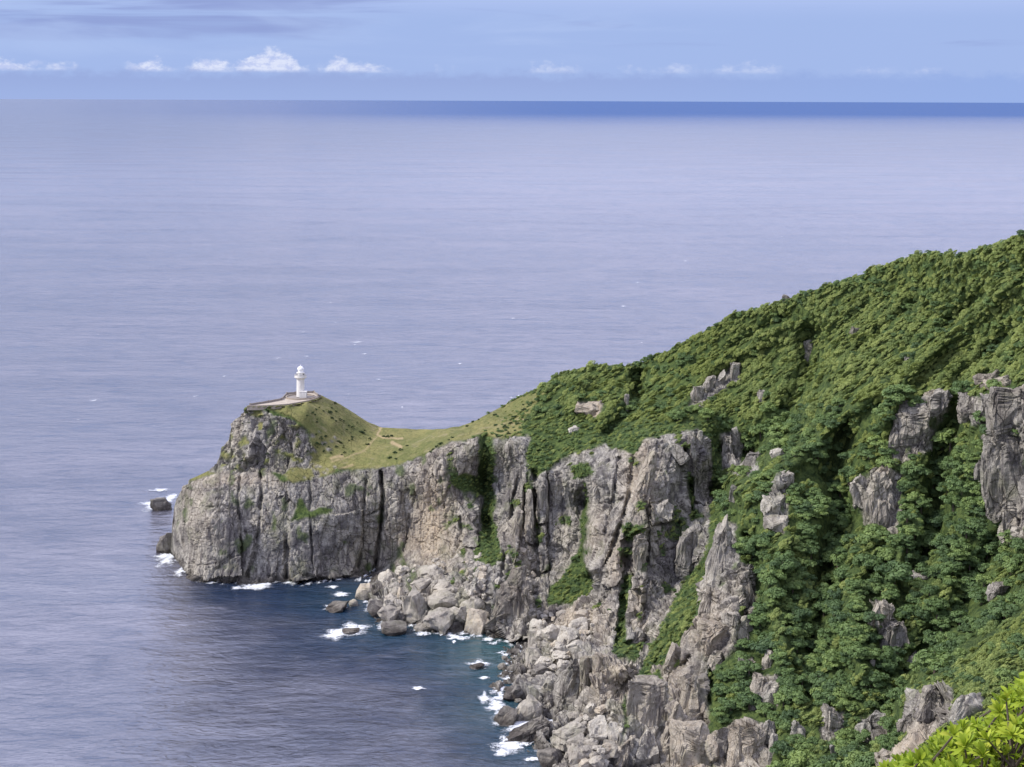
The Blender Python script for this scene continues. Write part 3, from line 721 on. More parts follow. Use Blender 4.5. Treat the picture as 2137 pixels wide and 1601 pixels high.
def ground(x, y):
    """ground point seen at a photograph position"""
    u = min(max((x - PX0) / (PX1 - PX0) * (NU - 1), 0), NU - 1)
    j = int(round(u)); r = ridge[j]
    i = int(round(min(max((y - r) / (PYB - r), 0), 1) * (NV - 1)))
    return GP[i, j], i * NU + j


# ------------------------------------------------------------------ rocks
def ico(sub):
    import bmesh
    bm = bmesh.new(); bmesh.ops.create_icosphere(bm, subdivisions=sub, radius=1.0)
    bm.verts.ensure_lookup_table()
    vs = np.array([v.co[:] for v in bm.verts]); fs = np.array([[v.index for v in f.verts] for f in bm.faces]); bm.free()
    return vs, fs


ICO = {3: ico(3), 4: ico(4), 5: ico(5)}


def rock_mesh(name, seed, sub=3, cuts=9, stretch=(1, 1, 1), rough=0.10, cell=(0.55, 0.55, 0.9), boxy=0.0, upright=False, mat=None):
    """an angular stone in a unit box: sphere cut by random planes, then fractured"""
    r = np.random.default_rng(seed)
    vs, fs = ICO[sub]; vs = vs.copy()
    if boxy: vs = np.sign(vs) * np.abs(vs) ** (1 - boxy); vs /= np.abs(vs).max()
    for _ in range(cuts):
        n = r.normal(size=3)
        if upright: n[2] *= (.25 if _ % 3 else 1.0)
        n /= np.linalg.norm(n); dd = r.uniform(.52, .86)
        t = vs @ n; m = t > dd
        vs[m] -= np.outer(t[m] - dd, n)
    p = vs + r.uniform(0, 50, 3)
    o, e = facets(p / np.array(cell), 300 + seed % 50, 1.2)
    nrm = vs / (np.linalg.norm(vs, axis=1, keepdims=True) + 1e-6)
    vs = vs + nrm * (rough * o - 0.3 * rough * np.exp(-e / 0.06) + rough * .5 * fbm(p * 3, 3, 5))[:, None]
    vs = vs / (vs.max(0) - vs.min(0)) - ((vs.max(0) + vs.min(0)) / 2) / (vs.max(0) - vs.min(0))
    return mesh_np(name, vs * np.array(stretch), fs, mat or M_ROCK, False)


BOULDER = [rock_mesh('boulder', 11 + k, 3 if k < 8 else 4, 11 + k % 6, rough=0.14, cell=(.75, .75, .45), boxy=.38, mat=M_BOULD) for k in range(14)]


def boulder(px_, py_, wpx, hpx, tone, label, group, rot=0.0, name='boulder', sink=0.18, depth=1.0, mesh=None, z=None, cat='boulder'):
    """stone whose silhouette is about wpx x hpx photograph pixels, its foot on the ground"""
    g, _ = ground(px_, py_ + hpx * 0.30)
    if z is None and g[2] > 0.3: D = g[1]
    else: D = dist_at_z(px_, py_ + hpx * 0.30, 0.0 if z is None else z)
    s = D / F
    x, y, zz = world_pt(px_, py_, D)
    o = link(name, mesh or random.choice(BOULDER))
    o.location = (x, y, zz)
    o.rotation_euler = (random.uniform(-.15, .15), R(rot), random.uniform(-.6, .6) if mesh is None else 0)
    o.scale = (wpx * s * 1.06, wpx * s * depth, hpx * s * 1.06 * (1 + sink))
    o.color = (*tone, 1)
    return tag(o, label, cat, group)


TN, PALE, DARK, GREY = (1.0, .45, 0), (.4, .72, 0), (0, 0, .75), (.25, .30, 0)
named_boulders = [
    (762, 1237, 34, 40, TN, 'tall tan boulder leaning seaward at the tip of the rock platform', 25), (704, 1266, 52, 20, DARK, 'flat dark rock awash left of the platform tip', -8), (737, 1259, 20, 15, TN, 'small tan boulder beside the flat dark rock', 0),
    (787, 1274, 42, 32, DARK, 'dark wet boulder at the waterline below the leaning tan boulder', 10), (814, 1284, 50, 34, GREY, 'rounded grey boulder at the platform foot by the foam', -5), (815, 1254, 30, 26, PALE, 'cream angular boulder in the middle of the rock platform', 12),
    (832, 1262, 17, 17, PALE, 'small pale round boulder beside the cream angular one', 0), (824, 1231, 28, 28, GREY, 'brown grey boulder above the cream angular boulder', 8), (837, 1241, 14, 24, TN, 'narrow upright cream stone on the platform', 12),
    (809, 1204, 36, 28, PALE, 'pale jagged boulder high on the platform under the cliff', 25), (838, 1194, 28, 24, PALE, 'whitish angular boulder next to the cliff foot', 10), (866, 1262, 54, 66, GREY, 'big banded grey block in the middle of the platform', 8),
    (822, 1313, 52, 24, DARK, 'low dark rock at the water edge of the platform', -6), (922, 1296, 74, 46, GREY, 'large grey boulder with a whitish top at the water edge', -12), (995, 1303, 46, 48, TN, 'large rounded tan boulder at the water edge near the wedge rock', 8),
    (883, 1308, 42, 18, GREY, 'long low grey stone left of the large whitish topped boulder', -10), (922, 1250, 66, 30, GREY, 'layered grey slab on the right of the platform', -8), (930, 1228, 60, 24, GREY, 'upper layered slab below the pale rockfall', -10), (990, 1262, 50, 32, GREY, 'grey boulder with cream face under the small rockfall', 12),
    (900, 1195, 56, 26, GREY, 'long brown ledge block at the foot of the ochre cliff', -14), (880, 1222, 44, 24, GREY, 'tilted grey ledge block above the banded block', -14), (960, 1284, 34, 30, GREY, 'broken grey block between the two large waterline boulders', 4),
    (336, 1054, 42, 26, DARK, 'dark reddish sea rock standing in surf off the headland', -4), (346, 1139, 34, 46, DARK, 'dark sea stack close to the headland tip', 6), (733, 1318, 36, 9, DARK, 'low brown rock awash in a white foam patch', 0), (995, 1390, 30, 11, DARK, 'low reddish rock awash off the boulder beach', -5),
    (1152, 1326, 44, 38, PALE, 'large pale boulder at the top of the beach', 0), (1184, 1331, 42, 32, PALE, 'large pale grey boulder right of the beach top', 8), (1122, 1312, 32, 32, PALE, 'pinkish pale boulder by the foot of the wedge rock', 0), (1204, 1311, 46, 30, PALE, 'broad greenish pale boulder below the great buttress', -8),
    (1216, 1288, 36, 24, TN, 'ochre topped boulder against the great buttress', 6), (1117, 1336, 30, 30, GREY, 'grey boulder at the inner corner of the beach', 0), (1114, 1375, 36, 36, GREY, 'rounded grey boulder in the middle of the beach', 10), (1171, 1353, 36, 28, PALE, 'cream curved boulder in the middle of the beach', -12),
    (1137, 1385, 40, 20, PALE, 'long cream slab lying on the beach', -4), (1127, 1401, 44, 22, DARK, 'dark pointed boulder below the cream slab', -6), (1175, 1391, 24, 22, PALE, 'square pale stone left of the standing slab top', 0), (1172, 1368, 42, 14, PALE, 'flat pale plate of rock on the beach', -6), (1204, 1352, 32, 24, PALE, 'pale wedge stone under the buttress foot', -20),
    (1147, 1431, 30, 30, GREY, 'grey boulder beside the standing slab', 0), (1058, 1496, 52, 38, DARK, 'brown round rock in the surf of the beach', 0), (1109, 1482, 70, 56, GREY, 'grey pyramid shaped boulder behind the brown surf rock', 12), (1086, 1441, 48, 36, DARK, 'dark boulder above the pyramid boulder', 10), (1064, 1452, 40, 22, DARK, 'dark wedge pointing into the surf', -28),
    (1187, 1537, 74, 50, GREY, 'long grey boulder at the lower beach beside the tilted slab', -14), (1206, 1556, 46, 28, GREY, 'rounded grey boulder of the lower beach', -12), (1211, 1579, 50, 38, GREY, 'big round boulder near the bottom of the lower beach', 0), (1150, 1585, 48, 36, DARK, 'dark round boulder at the lowest waterline', 0), (1250, 1527, 46, 46, PALE, 'cream speckled oblong boulder of the lower beach', -32),
    (1281, 1532, 26, 38, PALE, 'pinkish white boulder against the lower cliff', 5), (1250, 1509, 46, 16, GREY, 'long grey bar of rock on the lower beach', -22), (1235, 1476, 24, 22, PALE, 'pale boulder at the foot of the standing slab', 0), (1254, 1481, 28, 16, TN, 'oval tan boulder right of the pale one', -8), (1273, 1473, 20, 26, GREY, 'upright grey boulder at the top of the lower beach', 10),
    (1200, 1494, 28, 18, GREY, 'small grey boulder below the standing slab', 0), (1246, 1590, 42, 22, GREY, 'grey boulder at the bottom edge of the lower beach', -6), (1276, 1562, 36, 26, GREY, 'smooth grey boulder beside the lower cliff', 0), (1243, 1561, 28, 12, PALE, 'thin white slab among grey boulders', -22), (1240, 1575, 20, 14, GREY, 'little round boulder among the bottom ones', 0),
    (1000, 1219, 20, 20, PALE, 'cream round stone of the small rockfall', 0), (979, 1197, 17, 20, TN, 'tan upright stone at the head of the small rockfall', 0), (996, 1196, 11, 20, PALE, 'narrow cream stone at the head of the small rockfall', 8), (985, 1238, 22, 14, PALE, 'flat cream stone low in the small rockfall', 0), (1040, 1211, 12, 14, PALE, 'single pale stone perched left of the wedge rock', 20)]
for (a, b_, w_, h_, tn, lab, rot) in named_boulders:
    boulder(a, b_, w_, h_, tn, lab, 'boulders along the shore', rot)

HEAP = []
def fill(poly, n, smin, smax, tones, label, group, seed, shore=False):
    r = np.random.default_rng(seed)
    xs = [a for a, _ in poly]; ys = [b for _, b in poly]; c = 0; done = []; tries = 0
    while c < n and tries < n * 60:
        tries += 1
        x, y = r.uniform(min(xs), max(xs)), r.uniform(min(ys), max(ys))
        if not in_poly(np.array([x]), np.array([y]), poly)[0]: continue
        s = smin + (smax - smin) * r.random() ** 2.2
        if any(abs(x - a) < (s + t) * .36 and abs(y - b) < (s + t) * .28 for a, b, t in done): continue
        done.append((x, y, s)); c += 1
        tn = tones[r.integers(len(tones))]
        g, _ = ground(x, y)
        if g[2] < 1.6: tn = DARK if r.random() < .75 else GREY
        ob = boulder(x, y, s * r.uniform(.9, 1.35), s * r.uniform(.6, .95), tn, label, group, r.uniform(-30, 30))
        HEAP.append((x, y, ob, ('dark' if tn is DARK else 'grey' if tn is GREY else 'pale' if tn is PALE else 'tan')))

fill([(1130, 1272), (1240, 1268), (1236, 1350), (1180, 1392), (1140, 1400), (1105, 1350)], 70, 9, 30, [PALE, PALE, TN, GREY], 'pale angular boulder heaped at the top of the beach below the great buttress', 'pale boulders of the upper beach', 5)
fill([(1105, 1348), (1150, 1400), (1160, 1480), (1095, 1478), (1058, 1440), (1040, 1385), (1060, 1362)], 68, 9, 28, [GREY, DARK, GREY, PALE], 'grey boulder on the lower middle of the beach near the surf', 'grey boulders of the middle beach', 6)
fill([(1195, 1495), (1300, 1462), (1296, 1601), (1135, 1601), (1150, 1570), (1215, 1520)], 42, 9, 30, [GREY, PALE, GREY, TN], 'grey boulder heaped at the foot of the lower cliff', 'boulders of the lower beach', 8)
fill([(958, 1175), (1006, 1152), (1014, 1245), (968, 1252)], 40, 6, 17, [PALE, TN, PALE], 'small cream stone in the rockfall below the green gully', 'cream stones of the small rockfall', 9)
fill([(870, 1180), (930, 1160), (930, 1185), (850, 1215), (800, 1230), (790, 1215)], 26, 6, 14, [TN, PALE, GREY], 'small pale stone lying along the foot of the ochre cliff', 'stones under the ochre cliff', 10)
fill([(1075, 1150), (1105, 1150), (1115, 1215), (1080, 1225)], 16, 7, 16, [PALE, TN], 'pale stone in the chute above the wedge rock', 'stones in the chute', 12)

ORD = ['nearest', 'second', 'third', 'fourth', 'fifth', 'sixth', 'seventh', 'eighth', 'ninth', 'tenth']
def short(lab):
    w_ = lab.split()
    for i_, q in enumerate(w_):
        if i_ > 1 and q in ('in', 'on', 'of', 'among', 'at', 'beside', 'by', 'above', 'below', 'under', 'right', 'left', 'with', 'carrying', 'half', 'topped', 'just', 'next', 'rising', 'standing', 'along', 'low', 'high', 'stepping', 'near', 'next', 'between', 'behind', 'leaning', 'resting', 'bending', 'streaked', 'lying', 'against', 'close', 'pointing'):
            return ' '.join(w_[:i_])
    return ' '.join(w_[:6])
def rel_labels(items, anchors, noun):
    """name each of many alike things by the nearest singled-out thing, the side it is on and its rank there"""
    d_ = {}
    for i_, (x, y) in enumerate(items):
        k_ = min(range(len(anchors)), key=lambda q: (anchors[q][0] - x) ** 2 + (anchors[q][1] - y) ** 2)
        dx, dy = x - anchors[k_][0], y - anchors[k_][1]
        side = ('right of' if dx > 0 else 'left of') if abs(dx) > abs(dy) else ('below' if dy > 0 else 'above')
        d_.setdefault((k_, side), []).append((dx * dx + dy * dy, i_))
    out = {}
    for (k_, side), L2 in d_.items():
        for n_, (_, i_) in enumerate(sorted(L2)):
            out[i_] = (ORD[n_] if n_ < 10 else 'farther') + ' ' + noun + ' ' + side + ' the ' + anchors[k_][2]
    return [out[i_] for i_ in range(len(items))]
bs_n = {}
for q in named_boulders: bs_n[short(q[5])] = bs_n.get(short(q[5]), 0) + 1
for tn_ in ('dark', 'grey', 'pale', 'tan'):
    hp = [q for q in HEAP if q[3] == tn_]
    for q, lab in zip(hp, rel_labels([(q[0], q[1]) for q in hp], [(q[0], q[1], short(q[5])) for q in named_boulders if bs_n[short(q[5])] == 1], 'smaller ' + tn_ + ' stone')): q[2]['label'] = lab

# distinct crags, pinnacles and slabs: px, py, w, h, rotation, tone, shape, label
crags = [
    (1073, 1265, 92, 150, 6, (.25, 0, .25), 'w', 'dark wedge shaped crag standing at the water between platform and beach'),
    (1190, 1442, 66, 125, 10, (.1, .05, .3), 'w', 'tall grey standing slab rising out of the boulder beach'), (1224, 1420, 30, 90, 4, (.5, .1, 0), 'p', 'tan ribbed pillar right of the standing slab'), (1252, 1415, 34, 90, 8, (.6, .15, 0), 'p', 'second tan ribbed pillar right of the standing slab'),
    (1095, 1540, 118, 26, -28, (0, 0, .75), 's', 'long dark slab tilted out of the surf'), (1118, 1538, 70, 24, -30, (.1, 0, .55), 's', 'brown slab leaning on the long dark surf slab'),
    (1443, 1462, 52, 118, 2, (.55, .3, 0), 'w', 'tall cream pinnacle with a notched top beside dark trees'), (1448, 1580, 92, 130, 0, (.65, .2, 0), 'b', 'broad tan crag carrying the cream pinnacle'), (1398, 1545, 34, 150, 14, (.55, .15, 0), 'p', 'slim tan rib left of the cream pinnacle'),
    (1348, 1500, 74, 150, 6, (.3, .05, .15), 'b', 'purplish grey wall streaked with pale veins above the lower beach'), (1300, 1580, 40, 80, 8, (.4, .2, 0), 'p', 'pale stub of rock beside the lowest boulders'),
    (1506, 1180, 66, 190, 6, (.15, .25, 0), 'w', 'sharp grey pinnacle on the green spur'), (1490, 1265, 60, 80, 0, (.3, .1, 0), 'b', 'brown grey block under the sharp pinnacle'), (1562, 1240, 24, 90, -14, (.2, .1, 0), 'p', 'thin grey rib right of the sharp pinnacle'),
    (1500, 1330, 90, 70, -8, (.6, .1, 0), 'b', 'reddish tan rock face low on the spur'), (1545, 1320, 50, 66, 0, (.1, .1, 0), 'b', 'grey block right of the reddish rock face'), (1495, 1385, 28, 34, 0, (.5, .2, 0), 'b', 'round tan knob under the reddish rock face'),
    (1408, 1380, 36, 52, 30, (.4, .1, 0), 'p', 'overhanging brown slab beside the green strip'),
    (1640, 1003, 30, 36, 0, (.1, .35, 0), 'b', 'small pale cube of rock high among trees'), (1618, 1058, 46, 46, 20, (.1, .45, 0), 'b', 'pale broken outcrop left of centre slope'), (1616, 1100, 42, 46, 0, (.2, .2, 0), 'b', 'grey outcrop just below the pale broken one'), (1622, 948, 26, 16, -20, (.2, .7, 0), 's', 'little white slab on the spur crest'),
    (1608, 1440, 32, 50, 14, (.15, .2, 0), 'b', 'grey leaning block in trees right of the cream pinnacle'), (1580, 1440, 26, 62, 10, (.4, .2, 0), 'p', 'mossy tan rib beside the leaning block'), (1600, 1382, 20, 50, 8, (.3, .3, 0), 'p', 'thin pale stack above the leaning block'), (1560, 1385, 40, 26, 0, (.1, .2, 0), 'b', 'low grey rock band left of the thin stack'),
    (1508, 1562, 46, 90, 4, (.15, .1, 0), 'b', 'mossy grey crag at the bottom right of the broad tan crag'), (1556, 1566, 62, 100, 8, (.55, .1, 0), 'b', 'brown fluted crag at the bottom edge'), (1604, 1535, 26, 56, 8, (.1, .2, 0), 'p', 'grey rib next to the brown fluted crag'), (1612, 1566, 16, 60, 16, (.2, .45, 0), 'p', 'thin pale blade of rock in trees'),
    (1668, 1532, 32, 54, -8, (0, .35, 0), 'w', 'pale streaked tooth of rock low among trees'), (1736, 1512, 42, 62, 12, (.1, .15, 0), 'b', 'grey fin topped with pale stones'), (1822, 1520, 52, 54, 0, (0, .15, 0), 'b', 'dim grey outcrop half sunk in scrub'), (1740, 1572, 13, 32, -10, (0, .1, .1), 'p', 'little grey spike at the bottom'),
    (1864, 1332, 46, 76, 6, (0, .2, 0), 'b', 'grey split outcrop in the middle of the dark wood'), (1842, 1282, 40, 52, 24, (.25, .2, 0), 'b', 'brown grey outcrop above the split one'), (1819, 1387, 10, 24, 14, (0, .5, 0), 'p', 'tiny white spike below the split outcrop'), (1900, 1386, 44, 30, -6, (0, .1, 0), 'b', 'low grey face right of the tiny spike'),
    (1948, 1483, 52, 88, 12, (.05, .05, .1), 'b', 'square topped dark grey crag on the near spur'), (2026, 1482, 52, 54, 24, (.1, .25, 0), 'b', 'lichen pale crag on the near spur by the bright bush'), (1896, 1512, 40, 44, 0, (.1, .1, 0), 'b', 'grey rubble outcrop under the dark grey crag'), (1905, 1568, 60, 30, -34, (.8, .2, 0), 's', 'dry tan rock edge along the near spur'), (1850, 1590, 40, 40, -20, (.6, .2, 0), 'b', 'tan scree rock at the foot of the near spur'),
    (1835, 1062, 76, 140, 4, (.15, .2, 0), 'w', 'tall tapering grey crag in the upper wood'), (1802, 1036, 46, 80, -14, (.05, .4, 0), 'b', 'white streaked shoulder left of the tapering crag'), (1852, 990, 46, 36, 6, (.6, .3, 0), 'b', 'tan cap block on the tapering crag'), (1873, 996, 14, 11, 0, (0, .9, 0), 'b', 'small white boulder resting beside the tan cap'),
    (1908, 908, 92, 120, 12, (0, .15, .05), 'b', 'large grey cracked crag below the yellow green rib'), (1956, 848, 54, 60, 0, (.05, .2, 0), 'b', 'grey crag top right of the large cracked crag'), (1948, 826, 36, 22, -10, (.6, .4, 0), 's', 'cream rubble cap on the grey crag top'),
    (2112, 872, 92, 110, 0, (0, .05, .35), 'b', 'dark streaked cliff block at the right edge'), (2118, 1000, 120, 170, -4, (0, 0, .15), 'b', 'massive grey cliff at the right edge'), (2066, 985, 48, 66, 0, (0, .05, .35), 'b', 'dark square buttress left of the massive cliff'), (2030, 858, 56, 60, 0, (0, .05, .35), 'b', 'dark wet rock face beside the overhung hollow'),
    (2095, 800, 60, 28, -14, (.6, .3, 0), 's', 'tan ledge on top of the dark streaked cliff'), (2064, 795, 44, 30, -20, (.3, .1, .2), 'b', 'brown ledge above the wet rock face'), (2110, 1098, 44, 66, 10, (.2, .2, 0), 'b', 'light veined rock rib at the right edge'),
    (1688, 738, 24, 50, 4, (.15, .25, 0), 'p', 'lone grey rock in the gully below the ridge'), (1456, 826, 24, 40, 14, (.2, .3, 0), 'p', 'lowest of the pale rocks stepping up the slope'), (1480, 806, 20, 44, 18, (.2, .3, 0), 'p', 'second of the pale rocks stepping up the slope'), (1505, 796, 17, 48, 14, (.1, .35, 0), 'p', 'third of the pale rocks stepping up the slope'), (1533, 782, 22, 46, 6, (.1, .35, 0), 'p', 'topmost of the pale rocks stepping up the slope'),
    (1518, 945, 22, 66, 2, (0, .3, 0), 'p', 'thin grey pillar in the gully behind the great buttress'), (1537, 930, 18, 66, 0, (0, .35, 0), 'p', 'taller thin grey pillar beside its twin in the gully'), (1566, 965, 32, 56, 20, (0, .1, 0), 'b', 'grey rock slope right of the thin pillars'), (1530, 1030, 14, 36, 10, (0, .15, 0), 'p', 'small spike at the head of the sharp pinnacle ridge'),
    (1234, 858, 56, 28, 0, (.8, .2, 0), 'b', 'ochre scar of rock among trees under the knob'), (1200, 897, 30, 16, 0, (0, .8, 0), 's', 'whitish flat ledges in the trees above the columns'), (1306, 846, 12, 44, 6, (.1, .3, 0), 'p', 'thin pale slab in the dark gully below the ridge'), (1590, 828, 16, 30, 0, (.1, .3, 0), 'b', 'small pale rock in the shadowed gully'), (1790, 692, 30, 16, 0, (0, .1, .3), 'b', 'dark rock patch on the upper slope'),
    (1930, 1206, 62, 22, -6, (0, .25, 0), 'b', 'long low grey rock in the middle of the wood'), (2088, 1240, 60, 40, 0, (.1, .1, .1), 'b', 'brown grey bank above the near spur'), (1893, 753, 16, 20, 0, (0, .15, 0), 'b', 'single small grey rock on the wooded slope'), (1640, 622, 14, 14, 0, (0, 0, .4), 'b', 'dark stump like rock on the skyline'),
    (1132, 1045, 20, 92, 0, (.05, .2, 0), 'p', 'slender detached grey column on the middle cliff'), (1130, 996, 12, 14, 0, (.05, .3, 0), 'b', 'round head stone balanced on the slender column'), (1096, 992, 22, 44, 10, (.15, .35, 0), 'b', 'pale block perched on the cliff edge left of the column'), (1105, 1080, 17, 110, 2, (.3, .15, 0), 'p', 'greenish grey rib left of the slender column'), (1078, 1110, 16, 90, 12, (.35, .15, 0), 'p', 'tan rib bending down to the chute'),
    (1080, 935, 34, 36, 0, (.1, .3, 0), 'b', 'pale grey block at the head of the gully pillar'), (1458, 920, 12, 40, 10, (0, .5, 0), 'p', 'white blade of rock on top of the great buttress'), (1405, 945, 60, 30, 40, (0, .4, 0), 's', 'white slanting slab near the top of the great buttress'), (1383, 1068, 52, 50, 18, (.2, .35, 0), 'w', 'pale triangular face on the great buttress'),
    (1440, 1150, 50, 100, 10, (0, .2, 0), 'b', 'grey ribbed block on the right of the great buttress'), (1333, 1170, 32, 110, 2, (.35, .15, 0), 'p', 'reddish grey panel in the middle of the great buttress'), (1345, 1010, 34, 130, 10, (.55, .2, 0), 'p', 'tan prow of the great buttress'), (1248, 1020, 32, 40, 0, (.2, .3, 0), 'b', 'cream corner block on the left edge of the great buttress')]
for k, (a, b_, w_, h_, rot, tn, kind, lab) in enumerate(crags):
    g, _ = ground(a, b_ + h_ * .1)
    D = g[1]
    if lab.find('surf') >= 0: D = dist_at_z(a, b_, 1.0)
    s = D / F
    SZ = np.array([w_ * s * 1.1, min(max(w_, 14), 60) * s * .95, h_ * s * 1.08])
    sub = 5 if w_ * h_ > 2600 else 4
    if kind == 'w':
        me = rock_mesh('crag', 400 + k, sub, 14, rough=0.04, boxy=.45, upright=True)
        co = np.empty(len(me.vertices) * 3, np.float32); me.vertices.foreach_get('co', co); co = co.reshape(-1, 3)
        t = np.clip(co[:, 2] + .5, 0, 1); co[:, :2] *= (1.15 - .8 * t ** 1.3)[:, None]; me.vertices.foreach_set('co', co.ravel())
    elif kind == 'p':
        me = rock_mesh('crag', 400 + k, sub, 9, rough=0.04, boxy=.55, upright=True)
    elif kind == 's':
        me = rock_mesh('crag', 400 + k, sub, 9, rough=0.04, boxy=.55, upright=True)
    else:
        me = rock_mesh('crag', 400 + k, sub, 14, rough=0.04, boxy=.55, upright=True)
    # break it along joints of real size, as the cliffs are
    co = np.empty(len(me.vertices) * 3, np.float32); me.vertices.foreach_get('co', co); co = co.reshape(-1, 3).astype(float) * SZ
    nrm = co / SZ ** 2; nrm /= np.linalg.norm(nrm, axis=1, keepdims=True) + 1e-9
    q = co + np.array([k * 31.7, k * 11.3, k * 5.1]); q = q + np.stack([fbm(q / 5, 3, 90), fbm(q / 5, 3, 95), fbm(q / 5, 3, 99)], 1) * .5
    amp_ = min(1.0, min(SZ[0], SZ[2]) / 7.0); of = np.zeros(len(co))
    for cl, am, ck, sdn in (((4.2, 4.2, 10.0), 1.0, .45, 520), ((1.9, 1.9, 4.6), .62, .30, 560), ((.9, .9, 1.6), .32, .12, 600)):
        o_, e_ = facets(q / (np.array(cl) * (.45 + .55 * amp_)), sdn, 1.2); of += am * o_ - ck * np.exp(-e_ / .06)
    co += nrm * (of * amp_)[:, None]
    me.vertices.foreach_set('co', (co / SZ).astype(np.float32).ravel()); me.update()
    x, y, zz = world_pt(a, b_, D)
    o = link('crag', me); o.location = (x, y + 0.12 * w_ * s, zz)
    o.rotation_euler = (0, R(rot), ((k * 37) % 40 - 20) / 60)
    o.scale = SZ
    o.color = (*tn, 1)
    tag(o, lab, 'rock', 'crags and outcrops')

# ------------------------------------------------------------------ foliage
def crown_mesh(name, seed, mat, clumps=17, leaves=80, leaf=0.115, flat=0.72):
    """a crown of leaf-sized faces gathered in flattened clumps; unit radius"""
    r = np.random.default_rng(seed)
    V = []; tone = []
    cs = []
    for k in range(clumps):
        a = r.uniform(0, 2 * np.pi); rad = r.uniform(0, .72) ** .7; zc = r.uniform(-.1, 1.0) * math.sqrt(max(0, 1 - rad * rad)) * flat
        cs.append((rad * math.cos(a), rad * math.sin(a), zc, r.uniform(.26, .46), r.uniform(0, 1)))
    for (cx, cy, cz, cr, tt) in cs:
        d_ = r.normal(size=(leaves, 3)); d_[:, 2] = np.abs(d_[:, 2]) * .9 - .15; d_ /= np.linalg.norm(d_, axis=1, keepdims=True)
        rr = cr * r.uniform(.72, 1.05, leaves)
        c = np.array([cx, cy, cz]) + d_ * rr[:, None] * np.array([1, 1, .62])
        n = d_ + r.normal(size=(leaves, 3)) * .30 + np.array([0, 0, .30]); n /= np.linalg.norm(n, axis=1, keepdims=True)
        t = np.cross(n, r.normal(size=(leaves, 3))); t /= np.linalg.norm(t, axis=1, keepdims=True); b = np.cross(n, t)
        sz = leaf * r.uniform(.6, 1.35, leaves)[:, None]
        q = np.stack([c - t * sz, c - b * sz * .55 + n * sz * .15, c + t * sz, c + b * sz * .55 + n * sz * .15], 1)
        V.append(q.reshape(-1, 3))
        tv = np.clip(.15 + .55 * tt + .3 * r.random(leaves), 0, 1)
        tone.append(np.repeat(tv, 4))
    V = np.concatenate(V)
    fs = np.arange(len(V)).reshape(-1, 4)
    return mesh_np(name, V, fs, mat, False, {'leaf_tone': np.concatenate(tone)})


CROWN = [crown_mesh('crown', 50 + k, M_LEAF) for k in range(9)]
BUSHM = [crown_mesh('scrub_bush', 150 + k, M_SCRUB, 11, 70, .13, .55) for k in range(6)]
SHRUBM = [crown_mesh('shrub', 80 + k, M_SHRUB, 8, 55, .15, .7) for k in range(4)]
def trunk_mesh(seed):
    r = random.Random(seed); mb = MB()
    p = Vector((0, 0, -1.3)); q = Vector((r.uniform(-.12, .12), r.uniform(-.12, .12), -.35))
    mb.tube(p, q, .085, .06)
    for k in range(4):
        a = k * 1.57 + r.uniform(-.5, .5)
        e = q + Vector((math.cos(a) * r.uniform(.3, .5), math.sin(a) * r.uniform(.3, .5), r.uniform(.35, .6)))
        mb.tube(q, e, .045, .018, 5)
    return mb.mesh('trunk', M_BARK)
TRUNK = [trunk_mesh(k) for k in range(3)]

spots = []        # (size in px, x, y, z, radius m, photo x, photo y)
r = np.random.default_rng(21)
rock2 = rock.reshape(NV, NU); grass2 = grass.reshape(NV, NU)
crag_el = [(c[0], c[1], c[2] * .5, c[3] * .5) for c in crags]
dens_n = lambda x, y: float(fbm(np.array([[x / 95, y / 95, 3.3]]), 3, 41)[0])
gul = blur(Dm, 30) - blur(Dm, 4)            # positive on ribs, negative in gullies
NEARSPUR = [(2150, 1275), (2050, 1345), (1940, 1432), (1890, 1540), (1830, 1620), (1840, 1700), (2570, 1700), (2570, 1000), (2270, 1170)]
yy = 470.0
while yy < 1690:
    xx = 1000.0 + r.uniform(0, 16)
    while xx < 2560:
        x = xx + r.uniform(-8, 8); y = yy + r.uniform(-6, 6)
        xx += 10.0
        j = int((x - PX0) / (PX1 - PX0) * (NU - 1))
        if j >= NU or y < ridge[j] + 1: continue
        g, id_ = ground(x, y)
        if rock[id_] > .3 or grass[id_] > .4 or g[2] < 3: continue
        one = (np.array([x]), np.array([y]))
        nearsp = in_poly(*one, NEARSPUR)[0]
        strip = in_poly(*one, [(1495, 1130), (1420, 1250), (1340, 1400), (1420, 1390), (1480, 1260)])[0]
        upper = y < 880 - (x - 1400) * .10
        pscrub = (.78 if upper else .14) + gul[id_] * .14 + dens_n(x, y) * .9
        if nearsp: pscrub = .85
        if strip: pscrub = .8
        scrub = r.random() < pscrub
        if scrub: rad = r.uniform(.9, 1.9)
        else: rad = (r.uniform(1.2, 2.4) if upper else 1.2 + 2.9 * r.random() ** 1.7) * (1.45 if r.random() < .06 else 1)
        if not scrub and r.random() < (.62 if upper else .73): continue
        if scrub and r.random() < (.10 if upper or nearsp or strip else .18): continue
        if nearsp: rad *= .72
        if strip or (x < 1500 and y > 880): rad = r.uniform(.6, 1.3)
        rpx = rad * F / g[1]
        if any(abs(x - ex) < ew + rpx * .35 and -eh < (y - rpx * .45 - ey) < eh * .42 for ex, ey, ew, eh in crag_el): continue
        spots.append((rpx, g[0], g[1], g[2], rad, x, y, scrub))
    yy += 7.0
for k in range(5200):
    x, y = r.uniform(1830, 2400), r.uniform(1100, 1690)
    if not in_poly(np.array([x]), np.array([y]), NEARSPUR)[0]: continue
    g, id_ = ground(x, y)
    rad = r.uniform(.4, 1.15); rpx = rad * F / g[1]
    if rock[id_] > .3 or any(abs(x - ex) < ew and -eh < (y - rpx * .45 - ey) < eh * .7 for ex, ey, ew, eh in crag_el): continue
    spots.append((rpx, g[0], g[1], g[2], rad, x, y, r.random() < .88))
